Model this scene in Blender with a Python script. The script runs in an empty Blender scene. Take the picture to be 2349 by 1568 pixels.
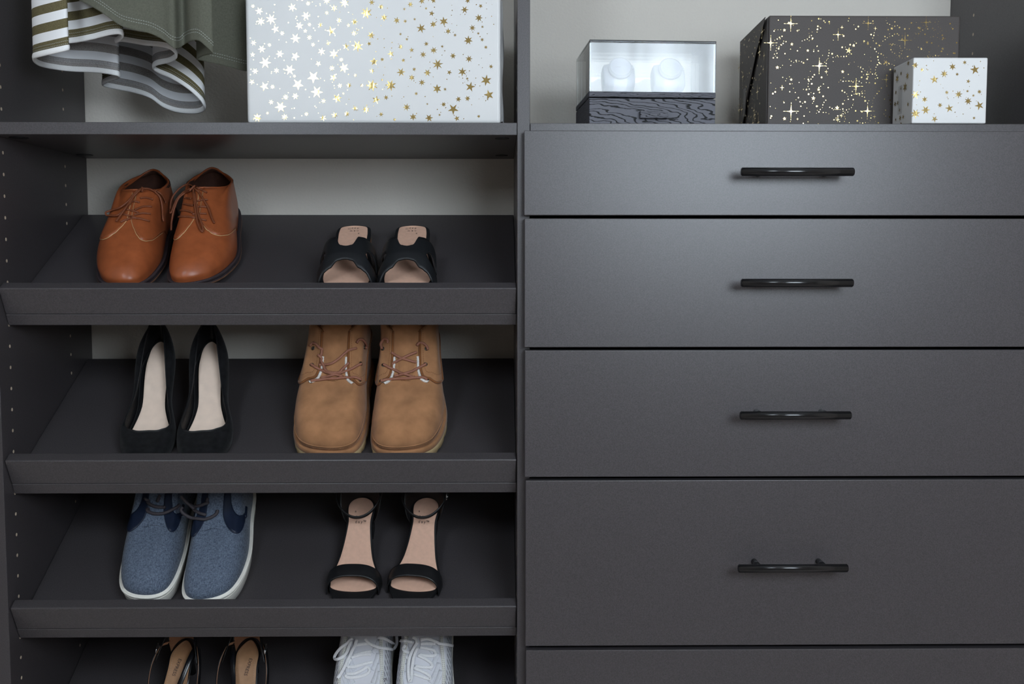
import bpy, bmesh, math, random
import numpy as np
from mathutils import Vector, Matrix
from mathutils.bvhtree import BVHTree

# ------------------------------------------------------------------ camera
# All lengths below are millimetres; meshes are scaled to metres when they are linked.
S = 0.001
SC = bpy.context.scene
COL = SC.collection
IW, IH = 2349, 1568
FPX, PITCH, YAW, CAMD = 2417.76, 0.0746467, 0.0125167, 1555.27
_f = np.array([math.sin(YAW) * math.cos(PITCH), math.cos(YAW) * math.cos(PITCH), -math.sin(PITCH)])
_r = np.array([math.cos(YAW), -math.sin(YAW), 0.0])
_u = np.cross(_r, _f)
CAM = np.array([0.0, -CAMD, 0.0])
cam_data = bpy.data.cameras.new('camera')
cam_data.sensor_width = 36.0
cam_data.lens = FPX / IW * 36.0
cam_data.clip_start = 0.02
cam = bpy.data.objects.new('camera', cam_data)
COL.objects.link(cam)
cam.matrix_world = Matrix(((_r[0], _u[0], -_f[0], 0), (_r[1], _u[1], -_f[1], -CAMD * S), (_r[2], _u[2], -_f[2], 0), (0, 0, 0, 1)))
SC.camera = cam

# ------------------------------------------------------------------ view and world
SC.view_settings.view_transform = 'Standard'
SC.view_settings.look = 'None'
SC.view_settings.gamma = 1.0
SC.view_settings.use_curve_mapping = False
SC.view_settings.exposure = 0.0
WORLD = bpy.data.worlds.new('world')
SC.world = WORLD
WORLD.use_nodes = True
WORLD.node_tree.nodes['Background'].inputs[0].default_value = (0.75, 0.85, 1.0, 1)
WORLD.node_tree.nodes['Background'].inputs[1].default_value = 0.3
GLOW_R, GLOW_L = 16.3, 18.0          # brightness of the two light panels added behind the camera


def ray(px, py):
    return _f + _r * (px - IW / 2) / FPX - _u * (py - IH / 2) / FPX


def at_y(px, py, Y):
    v = ray(px, py)
    return CAM + v * ((Y + CAMD) / v[1])


def at_plane(px, py, P, n):
    v = ray(px, py)
    n = np.array(n, float)
    return CAM + v * (((np.array(P, float) - CAM) @ n) / (v @ n))


# ------------------------------------------------------------------ materials
def nodes_of(m):
    return m.node_tree.nodes, m.node_tree.links


def mat(name, col, rough=0.5, metal=0.0, spec=0.5, noise=None, bump=None, coat=0.0, sheen=0.0, trans=0.0, ior=1.45):
    """noise = (scale, amount) colour grain; bump = (scale, strength, distance mm)"""
    m = bpy.data.materials.new(name)
    m.use_nodes = True
    n, l = nodes_of(m)
    b = n['Principled BSDF']
    b.inputs['Base Color'].default_value = (*col, 1)
    b.inputs['Roughness'].default_value = rough
    b.inputs['Metallic'].default_value = metal
    b.inputs['Specular IOR Level'].default_value = spec
    b.inputs['Coat Weight'].default_value = coat
    b.inputs['Coat Roughness'].default_value = 0.15
    b.inputs['Sheen Weight'].default_value = sheen
    b.inputs['Transmission Weight'].default_value = trans
    b.inputs['IOR'].default_value = ior
    if noise or bump:
        tc = n.new('ShaderNodeTexCoord')
    if noise:
        t = n.new('ShaderNodeTexNoise')
        t.inputs['Scale'].default_value = noise[0]
        t.inputs['Detail'].default_value = 4
        l.new(tc.outputs['Object'], t.inputs['Vector'])
        mr = n.new('ShaderNodeMapRange')
        mr.inputs[1].default_value = 0.3
        mr.inputs[2].default_value = 0.7
        mr.inputs[3].default_value = 1 - noise[1]
        mr.inputs[4].default_value = 1 + noise[1]
        l.new(t.outputs['Fac'], mr.inputs[0])
        mx = n.new('ShaderNodeVectorMath')
        mx.operation = 'SCALE'
        mx.inputs[0].default_value = col
        l.new(mr.outputs[0], mx.inputs['Scale'])
        l.new(mx.outputs[0], b.inputs['Base Color'])
    if bump:
        t = n.new('ShaderNodeTexNoise')
        t.inputs['Scale'].default_value = bump[0]
        t.inputs['Detail'].default_value = 3
        l.new(tc.outputs['Object'], t.inputs['Vector'])
        bp = n.new('ShaderNodeBump')
        bp.inputs['Strength'].default_value = bump[1]
        bp.inputs['Distance'].default_value = bump[2] * S
        l.new(t.outputs['Fac'], bp.inputs['Height'])
        l.new(bp.outputs[0], b.inputs['Normal'])
    return m


def emit_mat(name, col, strength):
    m = bpy.data.materials.new(name)
    m.use_nodes = True
    n, l = nodes_of(m)
    n.remove(n['Principled BSDF'])
    e = n.new('ShaderNodeEmission')
    e.inputs[0].default_value = (*col, 1)
    e.inputs[1].default_value = strength
    l.new(e.outputs[0], n['Material Output'].inputs[0])
    return m


MELAMINE = mat('charcoal_melamine', (0.054, 0.048, 0.051), 0.36, spec=0.62, noise=(700, 0.30), bump=(800, 0.16, 0.2))
MELAMINE_EDGE = MELAMINE
WALL = mat('painted_wall', (0.61, 0.57, 0.515), 0.62, spec=0.4, bump=(260, 0.5, 1.5))
ROOM = mat('room_paint', (0.80, 0.73, 0.67), 0.8, spec=0.2, noise=(3, 0.03))
CEIL = mat('ceiling_paint', (0.75, 0.75, 0.74), 0.9, spec=0.1, noise=(3, 0.02))
CARPET = mat('carpet', (0.84, 0.75, 0.71), 0.95, spec=0.1, noise=(300, 0.2), bump=(400, 0.4, 3))
RAWHOLE = mat('raw_board_hole', (0.55, 0.45, 0.34), 0.9, noise=(400, 0.1))
BLACKMETAL = mat('black_metal', (0.004, 0.004, 0.005), 0.2, spec=0.6, noise=(60, 0.1))
DARKVOID = mat('cabinet_interior', (0.012, 0.011, 0.011), 0.8, spec=0.2, noise=(50, 0.1))
CAMFIT = mat('black_cam_fitting', (0.01, 0.009, 0.01), 0.5, noise=(90, 0.1))
PINMETAL = mat('shelf_pin_plastic', (0.6, 0.56, 0.48), 0.4, noise=(90, 0.05))


# ------------------------------------------------------------------ object helpers
def obj(name, me, material=None, parent=None, smooth=False, M=None):
    """link one mesh (mm) as one object; M = placement matrix in mm (rotation + translation)"""
    if isinstance(me, bmesh.types.BMesh):
        bm = me
        me = bpy.data.meshes.new(name)
        bm.to_mesh(me)
        bm.free()
    me.name = name
    me.transform(Matrix.Scale(S, 4))
    if smooth:
        for p in me.polygons:
            p.use_smooth = True
    if material is not None and len(me.materials) == 0:
        for x in (material if isinstance(material, (list, tuple)) else [material]):
            me.materials.append(x)
    o = bpy.data.objects.new(name, me)
    COL.objects.link(o)
    if M is not None:
        M = M.copy()
        M.translation = M.translation * S
        o.matrix_world = M
    if parent is not None:
        o.parent = parent
        if M is not None:
            o.matrix_parent_inverse = Matrix.Identity(4)
    return o


def tag(o, label, cat, group=None):
    o['label'] = label
    o['category'] = cat
    if group:
        o['group'] = group
    return o


def thing(name, label, cat, M=None, group=None):
    o = bpy.data.objects.new(name, None)
    o.empty_display_size = 0.03
    COL.objects.link(o)
    if M is not None:
        M = M.copy()
        M.translation = M.translation * S
        o.matrix_world = M
    tag(o, label, cat, group)
    return o


def struct(o):
    o['kind'] = 'structure'
    return o


def box_bm(x0, x1, y0, y1, z0, z1, bev=0.8, seg=2):
    bm = bmesh.new()
    bmesh.ops.create_cube(bm, size=1)
    for v in bm.verts:
        v.co = Vector(((x0 + x1) / 2 + v.co.x * (x1 - x0), (y0 + y1) / 2 + v.co.y * (y1 - y0), (z0 + z1) / 2 + v.co.z * (z1 - z0)))
    if bev:
        bmesh.ops.bevel(bm, geom=bm.edges[:], offset=bev, segments=seg, affect='EDGES', profile=0.5)
    return bm


def join(dst, src):
    me = bpy.data.meshes.new('tmp')
    src.to_mesh(me)
    src.free()
    dst.from_mesh(me)
    bpy.data.meshes.remove(me)
    return dst


def grid_mesh(P, closed_u=False, closed_v=False, uv=None, flip=False):
    """P: (nu, nv, 3) array -> mesh"""
    P = np.asarray(P, float)
    nu, nv = P.shape[:2]
    idx = np.arange(nu * nv).reshape(nu, nv)
    faces, uvs = [], []
    for i in range(nu if closed_u else nu - 1):
        for j in range(nv if closed_v else nv - 1):
            i2, j2 = (i + 1) % nu, (j + 1) % nv
            f = (idx[i, j], idx[i2, j], idx[i2, j2], idx[i, j2])
            faces.append(tuple(int(a) for a in (f[::-1] if flip else f)))
    me = bpy.data.meshes.new('grid')
    me.from_pydata([tuple(p) for p in P.reshape(-1, 3)], [], faces)
    if uv is not None:
        U = np.asarray(uv, float).reshape(-1, 2)
        lay = me.uv_layers.new(name='uv')
        for lp in me.loops:
            lay.data[lp.index].uv = U[lp.vertex_index]
    me.validate()
    me.update()
    return me


def cr_open(pts, n):
    """Catmull-Rom through control points, n samples in all"""
    p = np.asarray(pts, float)
    q = np.vstack([2 * p[0] - p[1], p, 2 * p[-1] - p[-2]])
    s = np.linspace(0, len(p) - 1, n)
    return cr_at(q, s)


def cr_at(q, s):
    s = np.asarray(s, float)
    k = np.clip(np.floor(s).astype(int), 0, len(q) - 4)
    t = (s - k)[..., None]
    a, b, c, d = q[k], q[k + 1], q[k + 2], q[k + 3]
    return 0.5 * (2 * b + (c - a) * t + (2 * a - 5 * b + 4 * c - d) * t ** 2 + (3 * b - a - 3 * c + d) * t ** 3)


def cr_closed(pts, n):
    p = np.asarray(pts, float)
    q = np.vstack([p[-1], p, p[0], p[1]])
    s = np.linspace(0, len(p), n, endpoint=False)
    return cr_at(q, s)


def frames(P, closed=False):
    """tangents + a rotation-minimising normal along a path"""
    P = np.asarray(P, float)
    T = np.roll(P, -1, 0) - np.roll(P, 1, 0) if closed else np.gradient(P, axis=0)
    T /= np.linalg.norm(T, axis=1)[:, None] + 1e-9
    ref = np.array([0, 0, 1.0]) if abs(T[0][2]) < 0.9 else np.array([1.0, 0, 0])
    N = [np.cross(T[0], np.cross(ref, T[0]))]
    for i in range(1, len(P)):
        v = N[-1] - T[i] * (N[-1] @ T[i])
        N.append(v / (np.linalg.norm(v) + 1e-9))
    N[0] = N[0] / np.linalg.norm(N[0])
    N = np.array(N)
    return T, N, np.cross(T, N)


def tube_mesh(P, r, seg=8, closed=False):
    """round cord along points P; r number or list"""
    P = np.asarray(P, float)
    T, N, B = frames(P, closed)
    r = np.broadcast_to(np.asarray(r, float), (len(P),))
    a = np.linspace(0, 2 * math.pi, seg, endpoint=False)
    G = P[:, None] + r[:, None, None] * (np.cos(a)[None, :, None] * N[:, None] + np.sin(a)[None, :, None] * B[:, None])
    me = grid_mesh(G, closed_u=closed, closed_v=True, flip=True)
    if not closed:
        bm = bmesh.new()
        bm.from_mesh(me)
        bmesh.ops.holes_fill(bm, edges=[e for e in bm.edges if e.is_boundary])
        bm.to_mesh(me)
        bm.free()
    return me


def ribbon_mesh(P, Nrm, w, th):
    """flat band along P, lying with normal Nrm, half-width w, thickness th"""
    P = np.asarray(P, float)
    Nrm = np.broadcast_to(np.asarray(Nrm, float), P.shape)
    T = np.gradient(P, axis=0)
    T /= np.linalg.norm(T, axis=1)[:, None] + 1e-9
    Bn = np.cross(T, Nrm)
    Bn /= np.linalg.norm(Bn, axis=1)[:, None] + 1e-9
    N2 = np.cross(Bn, T)
    w = np.broadcast_to(np.asarray(w, float), (len(P),))[:, None]
    e = 0.35 * th
    prof = [(-1, 0, e), (-1, 0, th - e), (-1, 1, th), (1, -1, th), (1, 0, th - e), (1, 0, e), (1, -1, 0), (-1, 1, 0)]
    G = np.stack([P + Bn * (sx * w + ins * e) + N2 * h for sx, ins, h in prof], 1)
    me = grid_mesh(G, closed_v=True)
    bm = bmesh.new()
    bm.from_mesh(me)
    bmesh.ops.holes_fill(bm, edges=[ed for ed in bm.edges if ed.is_boundary])
    bmesh.ops.recalc_face_normals(bm, faces=bm.faces[:])
    bm.to_mesh(me)
    bm.free()
    return me


def merge(meshes):
    bm = bmesh.new()
    for m in meshes:
        bm.from_mesh(m)
        bpy.data.meshes.remove(m)
    return bm


def cyl_bm(p0, p1, r, seg=20, bev=0.6):
    p0, p1 = Vector(p0), Vector(p1)
    d = p1 - p0
    bm = bmesh.new()
    bmesh.ops.create_cone(bm, segments=seg, radius1=r, radius2=r, depth=d.length, cap_ends=True)
    if bev:
        bmesh.ops.bevel(bm, geom=[e for e in bm.edges if abs(e.verts[0].co.z - e.verts[1].co.z) < 1e-6], offset=bev, segments=2, affect='EDGES')
    q = Vector((0, 0, 1)).rotation_difference(d)
    bmesh.ops.transform(bm, matrix=Matrix.Translation((p0 + p1) / 2) @ q.to_matrix().to_4x4(), verts=bm.verts)
    return bm


_font_cache = {}


def text_mesh(body, size, extrude=0.05):
    c = bpy.data.curves.new('txt', 'FONT')
    c.body = body
    c.size = size
    c.extrude = extrude
    c.align_x = 'CENTER'
    c.align_y = 'CENTER'
    c.resolution_u = 3
    o = bpy.data.objects.new('txt', c)
    COL.objects.link(o)
    dg = bpy.context.evaluated_depsgraph_get()
    dg.update()
    me = bpy.data.meshes.new_from_object(o.evaluated_get(dg))
    bpy.data.objects.remove(o)
    bpy.data.curves.remove(c)
    me.materials.clear()
    return me


# ------------------------------------------------------------------ the room
XL, XM, XM2, XR, YB = -735.9, 27.1, 45.6, 806.5, 356.0
ZFLOOR, ZCEIL = -1150.0, 1350.0
RX0, RX1, RY0 = -1900.0, 2300.0, -1800.0
struct(obj('wall_back', box_bm(RX0, RX1, YB, YB + 90, ZFLOOR, ZCEIL, 0), WALL))
struct(obj('floor', box_bm(RX0, RX1, RY0, YB, ZFLOOR - 60, ZFLOOR, 0), CARPET))
struct(obj('ceiling', box_bm(RX0, RX1, RY0, YB, ZCEIL, ZCEIL + 60, 0), CEIL))
struct(obj('wall_left', box_bm(RX0 - 90, RX0, RY0, YB + 90, ZFLOOR, ZCEIL, 0), ROOM))
struct(obj('wall_right', box_bm(RX1, RX1 + 90, RY0, YB + 90, ZFLOOR, ZCEIL, 0), ROOM))
# unseen wall behind the camera, with openings for the added light panels
GLOWS = [(-1000, -480, 400, 1000, GLOW_L), (230, 1200, 40, 820, GLOW_R)]


def opening_wall():
    bm = bmesh.new()
    xs = [RX0]
    for w in GLOWS:
        xs += [w[0], w[1]]
    xs.append(RX1)
    for i in range(len(xs) - 1):
        a, b = xs[i], xs[i + 1]
        if i % 2 == 0:
            join(bm, box_bm(a, b, RY0 - 90, RY0, ZFLOOR, ZCEIL, 0))
        else:
            w = GLOWS[i // 2]
            join(bm, box_bm(a, b, RY0 - 90, RY0, ZFLOOR, w[2], 0))
            join(bm, box_bm(a, b, RY0 - 90, RY0, w[3], ZCEIL, 0))
    struct(obj('wall_front', bm, ROOM))


opening_wall()
FRAMEW = mat('window_frame_white', (0.8, 0.8, 0.8), 0.4, noise=(20, 0.02))


def streaked_glow_mat(name, strength):
    """daylight coming through a sheer curtain with soft vertical folds"""
    m = emit_mat(name, (0.79, 0.90, 1.0), strength)
    n, l = nodes_of(m)
    tc = n.new('ShaderNodeTexCoord')
    wv = n.new('ShaderNodeTexNoise')
    mp = n.new('ShaderNodeMapping')
    mp.inputs['Scale'].default_value = (9, 1, 0.7)
    mp.inputs['Rotation'].default_value = (0, 0.35, 0)
    l.new(tc.outputs['Object'], mp.inputs['Vector'])
    l.new(mp.outputs[0], wv.inputs['Vector'])
    wv.inputs['Scale'].default_value = 1.0
    wv.inputs['Detail'].default_value = 2
    mr = n.new('ShaderNodeMapRange')
    mr.inputs[1].default_value = 0.3
    mr.inputs[2].default_value = 0.65
    mr.inputs[3].default_value = strength * 0.45
    mr.inputs[4].default_value = strength * 1.2
    l.new(wv.outputs['Fac'], mr.inputs[0])
    e = [x for x in n if x.type == 'EMISSION'][0]
    l.new(mr.outputs[0], e.inputs[1])
    return m


for k, (x0, x1, z0, z1, st) in enumerate(GLOWS):  # framed glowing panels, added in place of a softbox near the camera
    w = thing('window_%d' % (k + 1), 'x', 'x', Matrix.Translation((0, RY0, 0)))
    del w['label'], w['category']
    struct(w)
    obj('pane', box_bm(x0 + 30, x1 - 30, -70, -60, z0 + 30, z1 - 30, 0), streaked_glow_mat('window_daylight_%d' % k, st), w)
    fr = bmesh.new()
    for b in ((x0, x0 + 45, z0, z1), (x1 - 45, x1, z0, z1), (x0, x1, z0, z0 + 45), (x0, x1, z1 - 45, z1)):
        join(fr, box_bm(b[0], b[1], -80, -20, b[2], b[3], 1))
    obj('window_frame', fr, FRAMEW, w)

# ------------------------------------------------------------------ closet carcass
def panel(name, label, x0, x1, hole_side):
    p = obj(name, box_bm(x0, x1, 0, YB - 0.5, ZFLOOR, ZCEIL - 250, 0.7), MELAMINE)
    tag(p, label, 'closet panel', 'vertical closet panels')
    bm = bmesh.new()
    for Y in (35.3, 260.1):
        for k in range(-12, 34):
            z = 163.35 - 32 * k
            c = bmesh.ops.create_cone(bm, segments=12, radius1=2.6, radius2=2.6, depth=0.24, cap_ends=True)
            bmesh.ops.transform(bm, matrix=Matrix.Translation(((x1 if hole_side > 0 else x0), Y, z)) @ Matrix.Rotation(math.pi / 2, 4, 'Y'), verts=c['verts'])
    h = obj('pin_holes', bm, RAWHOLE, p)
    h['kind'] = 'stuff'
    h['label'] = 'rows of small pale shelf pin holes'
    return p


panel('closet_side_panel', 'charcoal vertical closet panel left of the shoe shelves, dotted with pale pin holes', XL - 19, XL, 1)
panel('closet_side_panel', 'charcoal vertical divider panel between the shoe shelves and the drawers', XM, XM2, -1)
panel('closet_side_panel', 'charcoal vertical closet panel on the far right behind the small white gift box', XR, XR + 19, -1)

ZT = 204.0
fs = obj('fixed_shelf', box_bm(XL + 0.4, XM - 0.4, 1, YB - 0.6, 186.2, ZT, 0.7), MELAMINE)
tag(fs, 'charcoal flat closet shelf above the shoes, carrying the big white gift box', 'shelf')
for x, y in ((5, 40), (5, 290), (XL + 22, 40), (XL + 22, 290)):
    obj('cam_lock', cyl_bm((x, y, 186.4), (x, y, 185.2), 11 if x > 0 else 14, 24, 0.3), CAMFIT, fs)

wt = obj('worktop', box_bm(XM2 + 0.4, XR - 0.4, -2, YB - 0.6, 184, 203, 0.7), MELAMINE)
tag(wt, 'charcoal closet top board above the drawers, carrying the watch case and dark gift box', 'shelf')

# drawers
dc = thing('drawer_cabinet', 'charcoal cabinet of five flat drawers with black bar handles', 'cabinet', Matrix.Translation((0, 0, ZFLOOR)))
obj('body', box_bm(XM2 + 1, XR - 1, 22, YB - 2, 0, 184 - ZFLOOR - 1, 0), DARKVOID, dc)
DR = [(190.4, 69.0, 36.8, 128.8, 423.0), (64.6, -122.8, 37.4, -28.2, 425.5), (-127.2, -314.8, 38.0, -218.5, 427.0), (-320.0, -570.4, 39.2, -442.7, 427.8), (-577.0, -830.0, 40.0, -700.0, 428.0)]
for z1, z0, xl, zh, xh in DR:
    d = obj('drawer', box_bm(xl, XR + 9, -19, -2.4, z0 - ZFLOOR, z1 - ZFLOOR, 1.0, 3), MELAMINE, dc)
    zz = zh - ZFLOOR
    obj('handle_bar', cyl_bm((xh - 80, -55, zz), (xh + 80, -55, zz), 6.0, 28, 1.2), BLACKMETAL, d, smooth=True)
    for sx in (-48, 48):
        obj('handle_post', cyl_bm((xh + sx, -19, zz), (xh + sx, -50, zz), 4.4, 16, 0), BLACKMETAL, d, smooth=True)

# slanted shoe shelves
AL = math.radians(27.7)
CA, SA = math.cos(AL), math.sin(AL)
ZB = [84.5, -171.5, -395.5, -651.5]
SHELF_LABELS = ['slanted charcoal shoe shelf holding the brown oxfords and black slides, topmost of four',
                'slanted charcoal shoe shelf holding the black pumps and tan suede boots',
                'slanted charcoal shoe shelf holding the blue canvas shoes and ankle strap heels',
                'slanted charcoal shoe shelf holding the white sneakers, lowest of four']


def shelf_M(k, x=0.0, v=0.0, w=0.0, yaw=0.0, tilt=0.0):
    """frame lying on shelf k: x right, y up the slope (0 at the back of the fence), z off the board"""
    O = Vector((0, 40.5, ZB[k] - 152.1))
    R = Matrix.Rotation(AL, 4, 'X')
    return Matrix.Translation(O) @ R @ Matrix.Translation((x, v, w)) @ Matrix.Rotation(math.radians(yaw), 4, 'Z') @ Matrix.Rotation(math.radians(tilt), 4, 'X')


for k in range(4):
    t = thing('shoe_shelf', SHELF_LABELS[k], 'shelf', shelf_M(k), 'slanted shoe shelves')
    obj('board', box_bm(XL + 0.5, XM - 0.5, -19, 330, -19, 0, 1.3, 3), MELAMINE, t)
    obj('fence', box_bm(XL + 0.7, XM - 0.7, -19.2, -0.2, 0.05, 44.5, 2.0, 3), MELAMINE, t)
    for x in (XL + 10, XM - 8):
        obj('shelf_pin', cyl_bm((x - 6, -8, -20.6), (x + 6, -8, -20.6), 1.6, 10, 0), PINMETAL, t, smooth=True)

# ------------------------------------------------------------------ gift boxes
WHITEPAPER = mat('white_wrapping_paper', (0.645, 0.64, 0.635), 0.40, spec=0.45, bump=(14, 0.12, 4))
DARKPAPER = mat('charcoal_wrapping_paper', (0.066, 0.056, 0.052), 0.55, spec=0.35, noise=(700, 0.12), bump=(18, 0.12, 4))
FOIL = mat('gold_foil', (0.60, 0.45, 0.18), 0.16, metal=1.0, bump=(45, 0.25, 4))
TAPE = mat('matte_clear_tape', (0.5, 0.5, 0.5), 0.3, noise=(40, 0.05))
TAPE.node_tree.nodes['Principled BSDF'].inputs['Alpha'].default_value = 0.16

STARS_A = [(183,85,28),(275,148,38),(195,165,30),(308,225,28),(360,256,16),(462,295,36),(493,198,28),(543,122,32),(437,57,30),(560,27,16),(704,5,26),(703,99,15),(760,62,24),(840,22,34),(798,157,20),(738,238,36),(654,192,18),(570,189,14),(538,239,14),(570,289,18),(598,344,15),(713,334,15),(262,346,14),(203,377,28),(342,415,28),(462,433,30),(664,397,28),(758,415,34),(850,357,24),(940,355,44),(917,168,24),(871,195,14),(913,256,20),(1008,100,42),(1050,18,24),(1045,272,28),(1030,336,18),(1122,52,20),(1145,135,26),(1242,157,26),(1307,163,15),(1301,70,12),(1347,34,22),(1380,148,12),(1435,8,24),(1468,65,12),(1525,5,20),(1511,103,22),(1523,187,26),(1430,218,36),(1604,165,34),(1638,240,24),(1691,270,14),(1765,75,30),(1788,5,20),(1888,46,16),(1874,138,30),(1825,215,26),(1902,206,12),(1870,257,12),(1793,310,34),(1900,305,16),(1928,363,14),(1271,262,12),(1320,302,12),(1272,362,20),(1357,385,20),(1197,415,26),(1470,337,20),(1445,420,26),(1528,387,28),(1592,357,12),(1557,495,42),(1675,430,24),(1798,453,28),(1968,512,18),(230,482,42),(418,537,38),(316,543,20),(638,490,20),(815,460,15),(743,525,20),(835,522,36),(1067,475,30),(1130,457,16),(1293,464,16),(1052,545,20),(1275,555,34),(1377,533,16),(1358,597,24),(1478,560,28),(1647,557,20),(1747,553,34),(1785,605,12),(600,593,44),(482,650,40),(223,665,34),(286,668,16),(753,598,26),(923,580,14),(627,708,44),(805,660,18),(875,657,20),(973,657,14),(1052,658,44),(1195,657,42),(1436,635,26),(1553,683,34),(1614,686,14),(1808,668,38),(1930,618,42),(1952,730,38),(387,747,20),(461,740,24),(784,757,34),(678,777,18),(831,720,10),(1083,768,32),(1160,750,20),(1392,720,14),(1717,763,22),(1787,757,22),(275,786,18),(348,823,42),(922,835,22),(1005,843,28),(1318,825,30),(1603,803,20),(1677,840,42),(1477,800,10),(247,870,12),(168,905,32),(380,901,24),(547,877,15),(675,908,24),(764,886,26),(859,877,22),(1122,880,20),(1368,900,28),(1491,908,30),(1572,884,10),(1705,911,22),(1873,895,14),(1225,920,14),(455,586,12),(1129,614,10),(140,330,20),(133,420,18),(152,548,22),(127,630,20),(135,48,14)]
SPARK_B = [(525,185,60),(895,270,45),(1130,182,50),(1418,315,60),(748,515,62),(1035,675,62),(527,870,68),(1125,868,65),(1583,175,45),(1272,622,40),(803,560,25),(577,240,16),(925,215,26),(1187,222,25),(457,685,28),(922,905,25),(1180,912,25),(578,930,16),(647,700,15),(1012,640,15),(1397,280,15),(893,935,30),(1303,545,22),(368,335,58),(1635,222,14)]
STARS_B = [(475,235,13),(533,345,13),(658,395,11),(978,395,24),(1017,355,13),(1127,343,12),(1316,222,13),(1533,220,13),(1590,330,12),(1713,380,11),(420,527,14),(932,560,14),(1270,487,16),(528,622,11),(743,700,13),(702,768,16),(888,843,18),(1107,788,10),(476,927,14)]
STARS_C = [(1552,545,17),(1725,577,30),(1790,522,26),(1648,622,32),(1826,580,14),(1885,488,18),(1965,545,36),(1913,635,18),(1745,722,16),(1838,738,30),(1907,712,12),(2000,717,18),(1953,747,12),(1572,777,24),(1912,790,30),(1692,822,20),(1580,860,34),(1765,847,32),(2000,825,36),(1650,930,26),(1958,922,14),(1500,740,34),(1500,888,36),(1498,510,24)]


def star_poly(bm, o, ex, ey, r, n, inner, rot, sy=1.0):
    o, ex, ey = Vector(o), Vector(ex), Vector(ey)
    vs = []
    for i in range(2 * n):
        a = rot + math.pi * i / n
        q = r if i % 2 == 0 else r * inner
        if sy != 1.0 and i % 2 == 0 and abs(math.sin(a)) > 0.7:
            q *= sy
        vs.append(bm.verts.new(o + ex * (q * math.cos(a)) + ey * (q * math.sin(a))))
    c = bm.verts.new(o)
    for i in range(2 * n):
        bm.faces.new((c, vs[i], vs[(i + 1) % (2 * n)]))


def dot_poly(bm, o, ex, ey, r, n=7):
    o, ex, ey = Vector(o), Vector(ex), Vector(ey)
    bm.faces.new([bm.verts.new(o + ex * (r * math.cos(2 * math.pi * i / n)) + ey * (r * math.sin(2 * math.pi * i / n))) for i in range(n)])


def gift_box(name, label, M, W, D, H, paper, bulge, bev):
    """M at the middle of the bottom front edge, x along the front, y into the shelf"""
    t = thing(name, label, 'gift box', M, 'star-printed gift boxes')
    bm = box_bm(-W / 2, W / 2, 0, D, 0.2, H, bev, 4)
    b = obj('wrapped_body', bm, paper, t)
    return t, b


def local_hits(M, pts, ox, oy, sc, face='front', off=0.12, dims=None):
    """photo coordinates of the print -> positions on the box face"""
    Mi = M.inverted()
    out = []
    if face == 'front':
        P = M @ Vector((0, -off, 0))
        n = M.to_3x3() @ Vector((0, -1, 0))
    else:
        P = M @ Vector((-dims[0] / 2 - off, 0, 0))
        n = M.to_3x3() @ Vector((-1, 0, 0))
    for p in pts:
        q = at_plane(ox + p[0] / sc, oy + p[1] / sc, P, n)
        out.append((Mi @ Vector(q), p[2] / sc / 1.54))
    return out


rng = random.Random(4)
# big white box on the fixed shelf
W1, D1, H1 = 372, 250, 190
M1 = Matrix.Translation((at_y(858, 280, 14)[0], 14, ZT + 0.1)) @ Matrix.Rotation(math.radians(-0.4), 4, 'Z')
gb1, gb1b = gift_box('gift_box', 'big white gift box with gold stars beside the hanging shirts', M1, W1, D1, H1, WHITEPAPER, 4, 5)
bm = bmesh.new()
EX, EZ = (1, 0, 0), (0, 0, 1)
for q, r in local_hits(M1, STARS_A, 540, 0, 3.356):
    if abs(q.x) < W1 / 2 - 3 and 3 < q.z < H1 - 3:
        star_poly(bm, q, EX, EZ, r * 1.05, rng.choice((5, 6, 6, 7)), rng.uniform(0.33, 0.42), rng.uniform(0, 1.2))
for i in range(230):
    q = (rng.uniform(-W1 / 2 + 6, W1 / 2 - 6), -0.1, rng.uniform(5, H1 - 5))
    dot_poly(bm, q, EX, EZ, rng.uniform(0.45, 0.85))
for i in range(70):     # right and left ends of the box
    x = rng.choice((-1, 1))
    y, z = rng.uniform(8, D1 - 8), rng.uniform(8, H1 - 8)
    star_poly(bm, (x * (W1 / 2 + 0.2), y, z), (0, 1, 0), EZ, rng.uniform(1.5, 7), 6, 0.38, rng.uniform(0, 1))
s = obj('foil_star_print', bm, FOIL, gb1)
s['kind'] = 'stuff'
# crumpled paper fold at the right front edge
obj('folded_paper_end', grid_mesh(np.array([[(186.4, 3, z), (188.6 + 0.8 * math.sin(z * .09), 14, z + 2), (189.6 + 1.2 * math.sin(z * .06 + 1), 45, z), (187, 90, z)] for z in np.linspace(3, 178, 16)])), WHITEPAPER, gb1, smooth=True)

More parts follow.
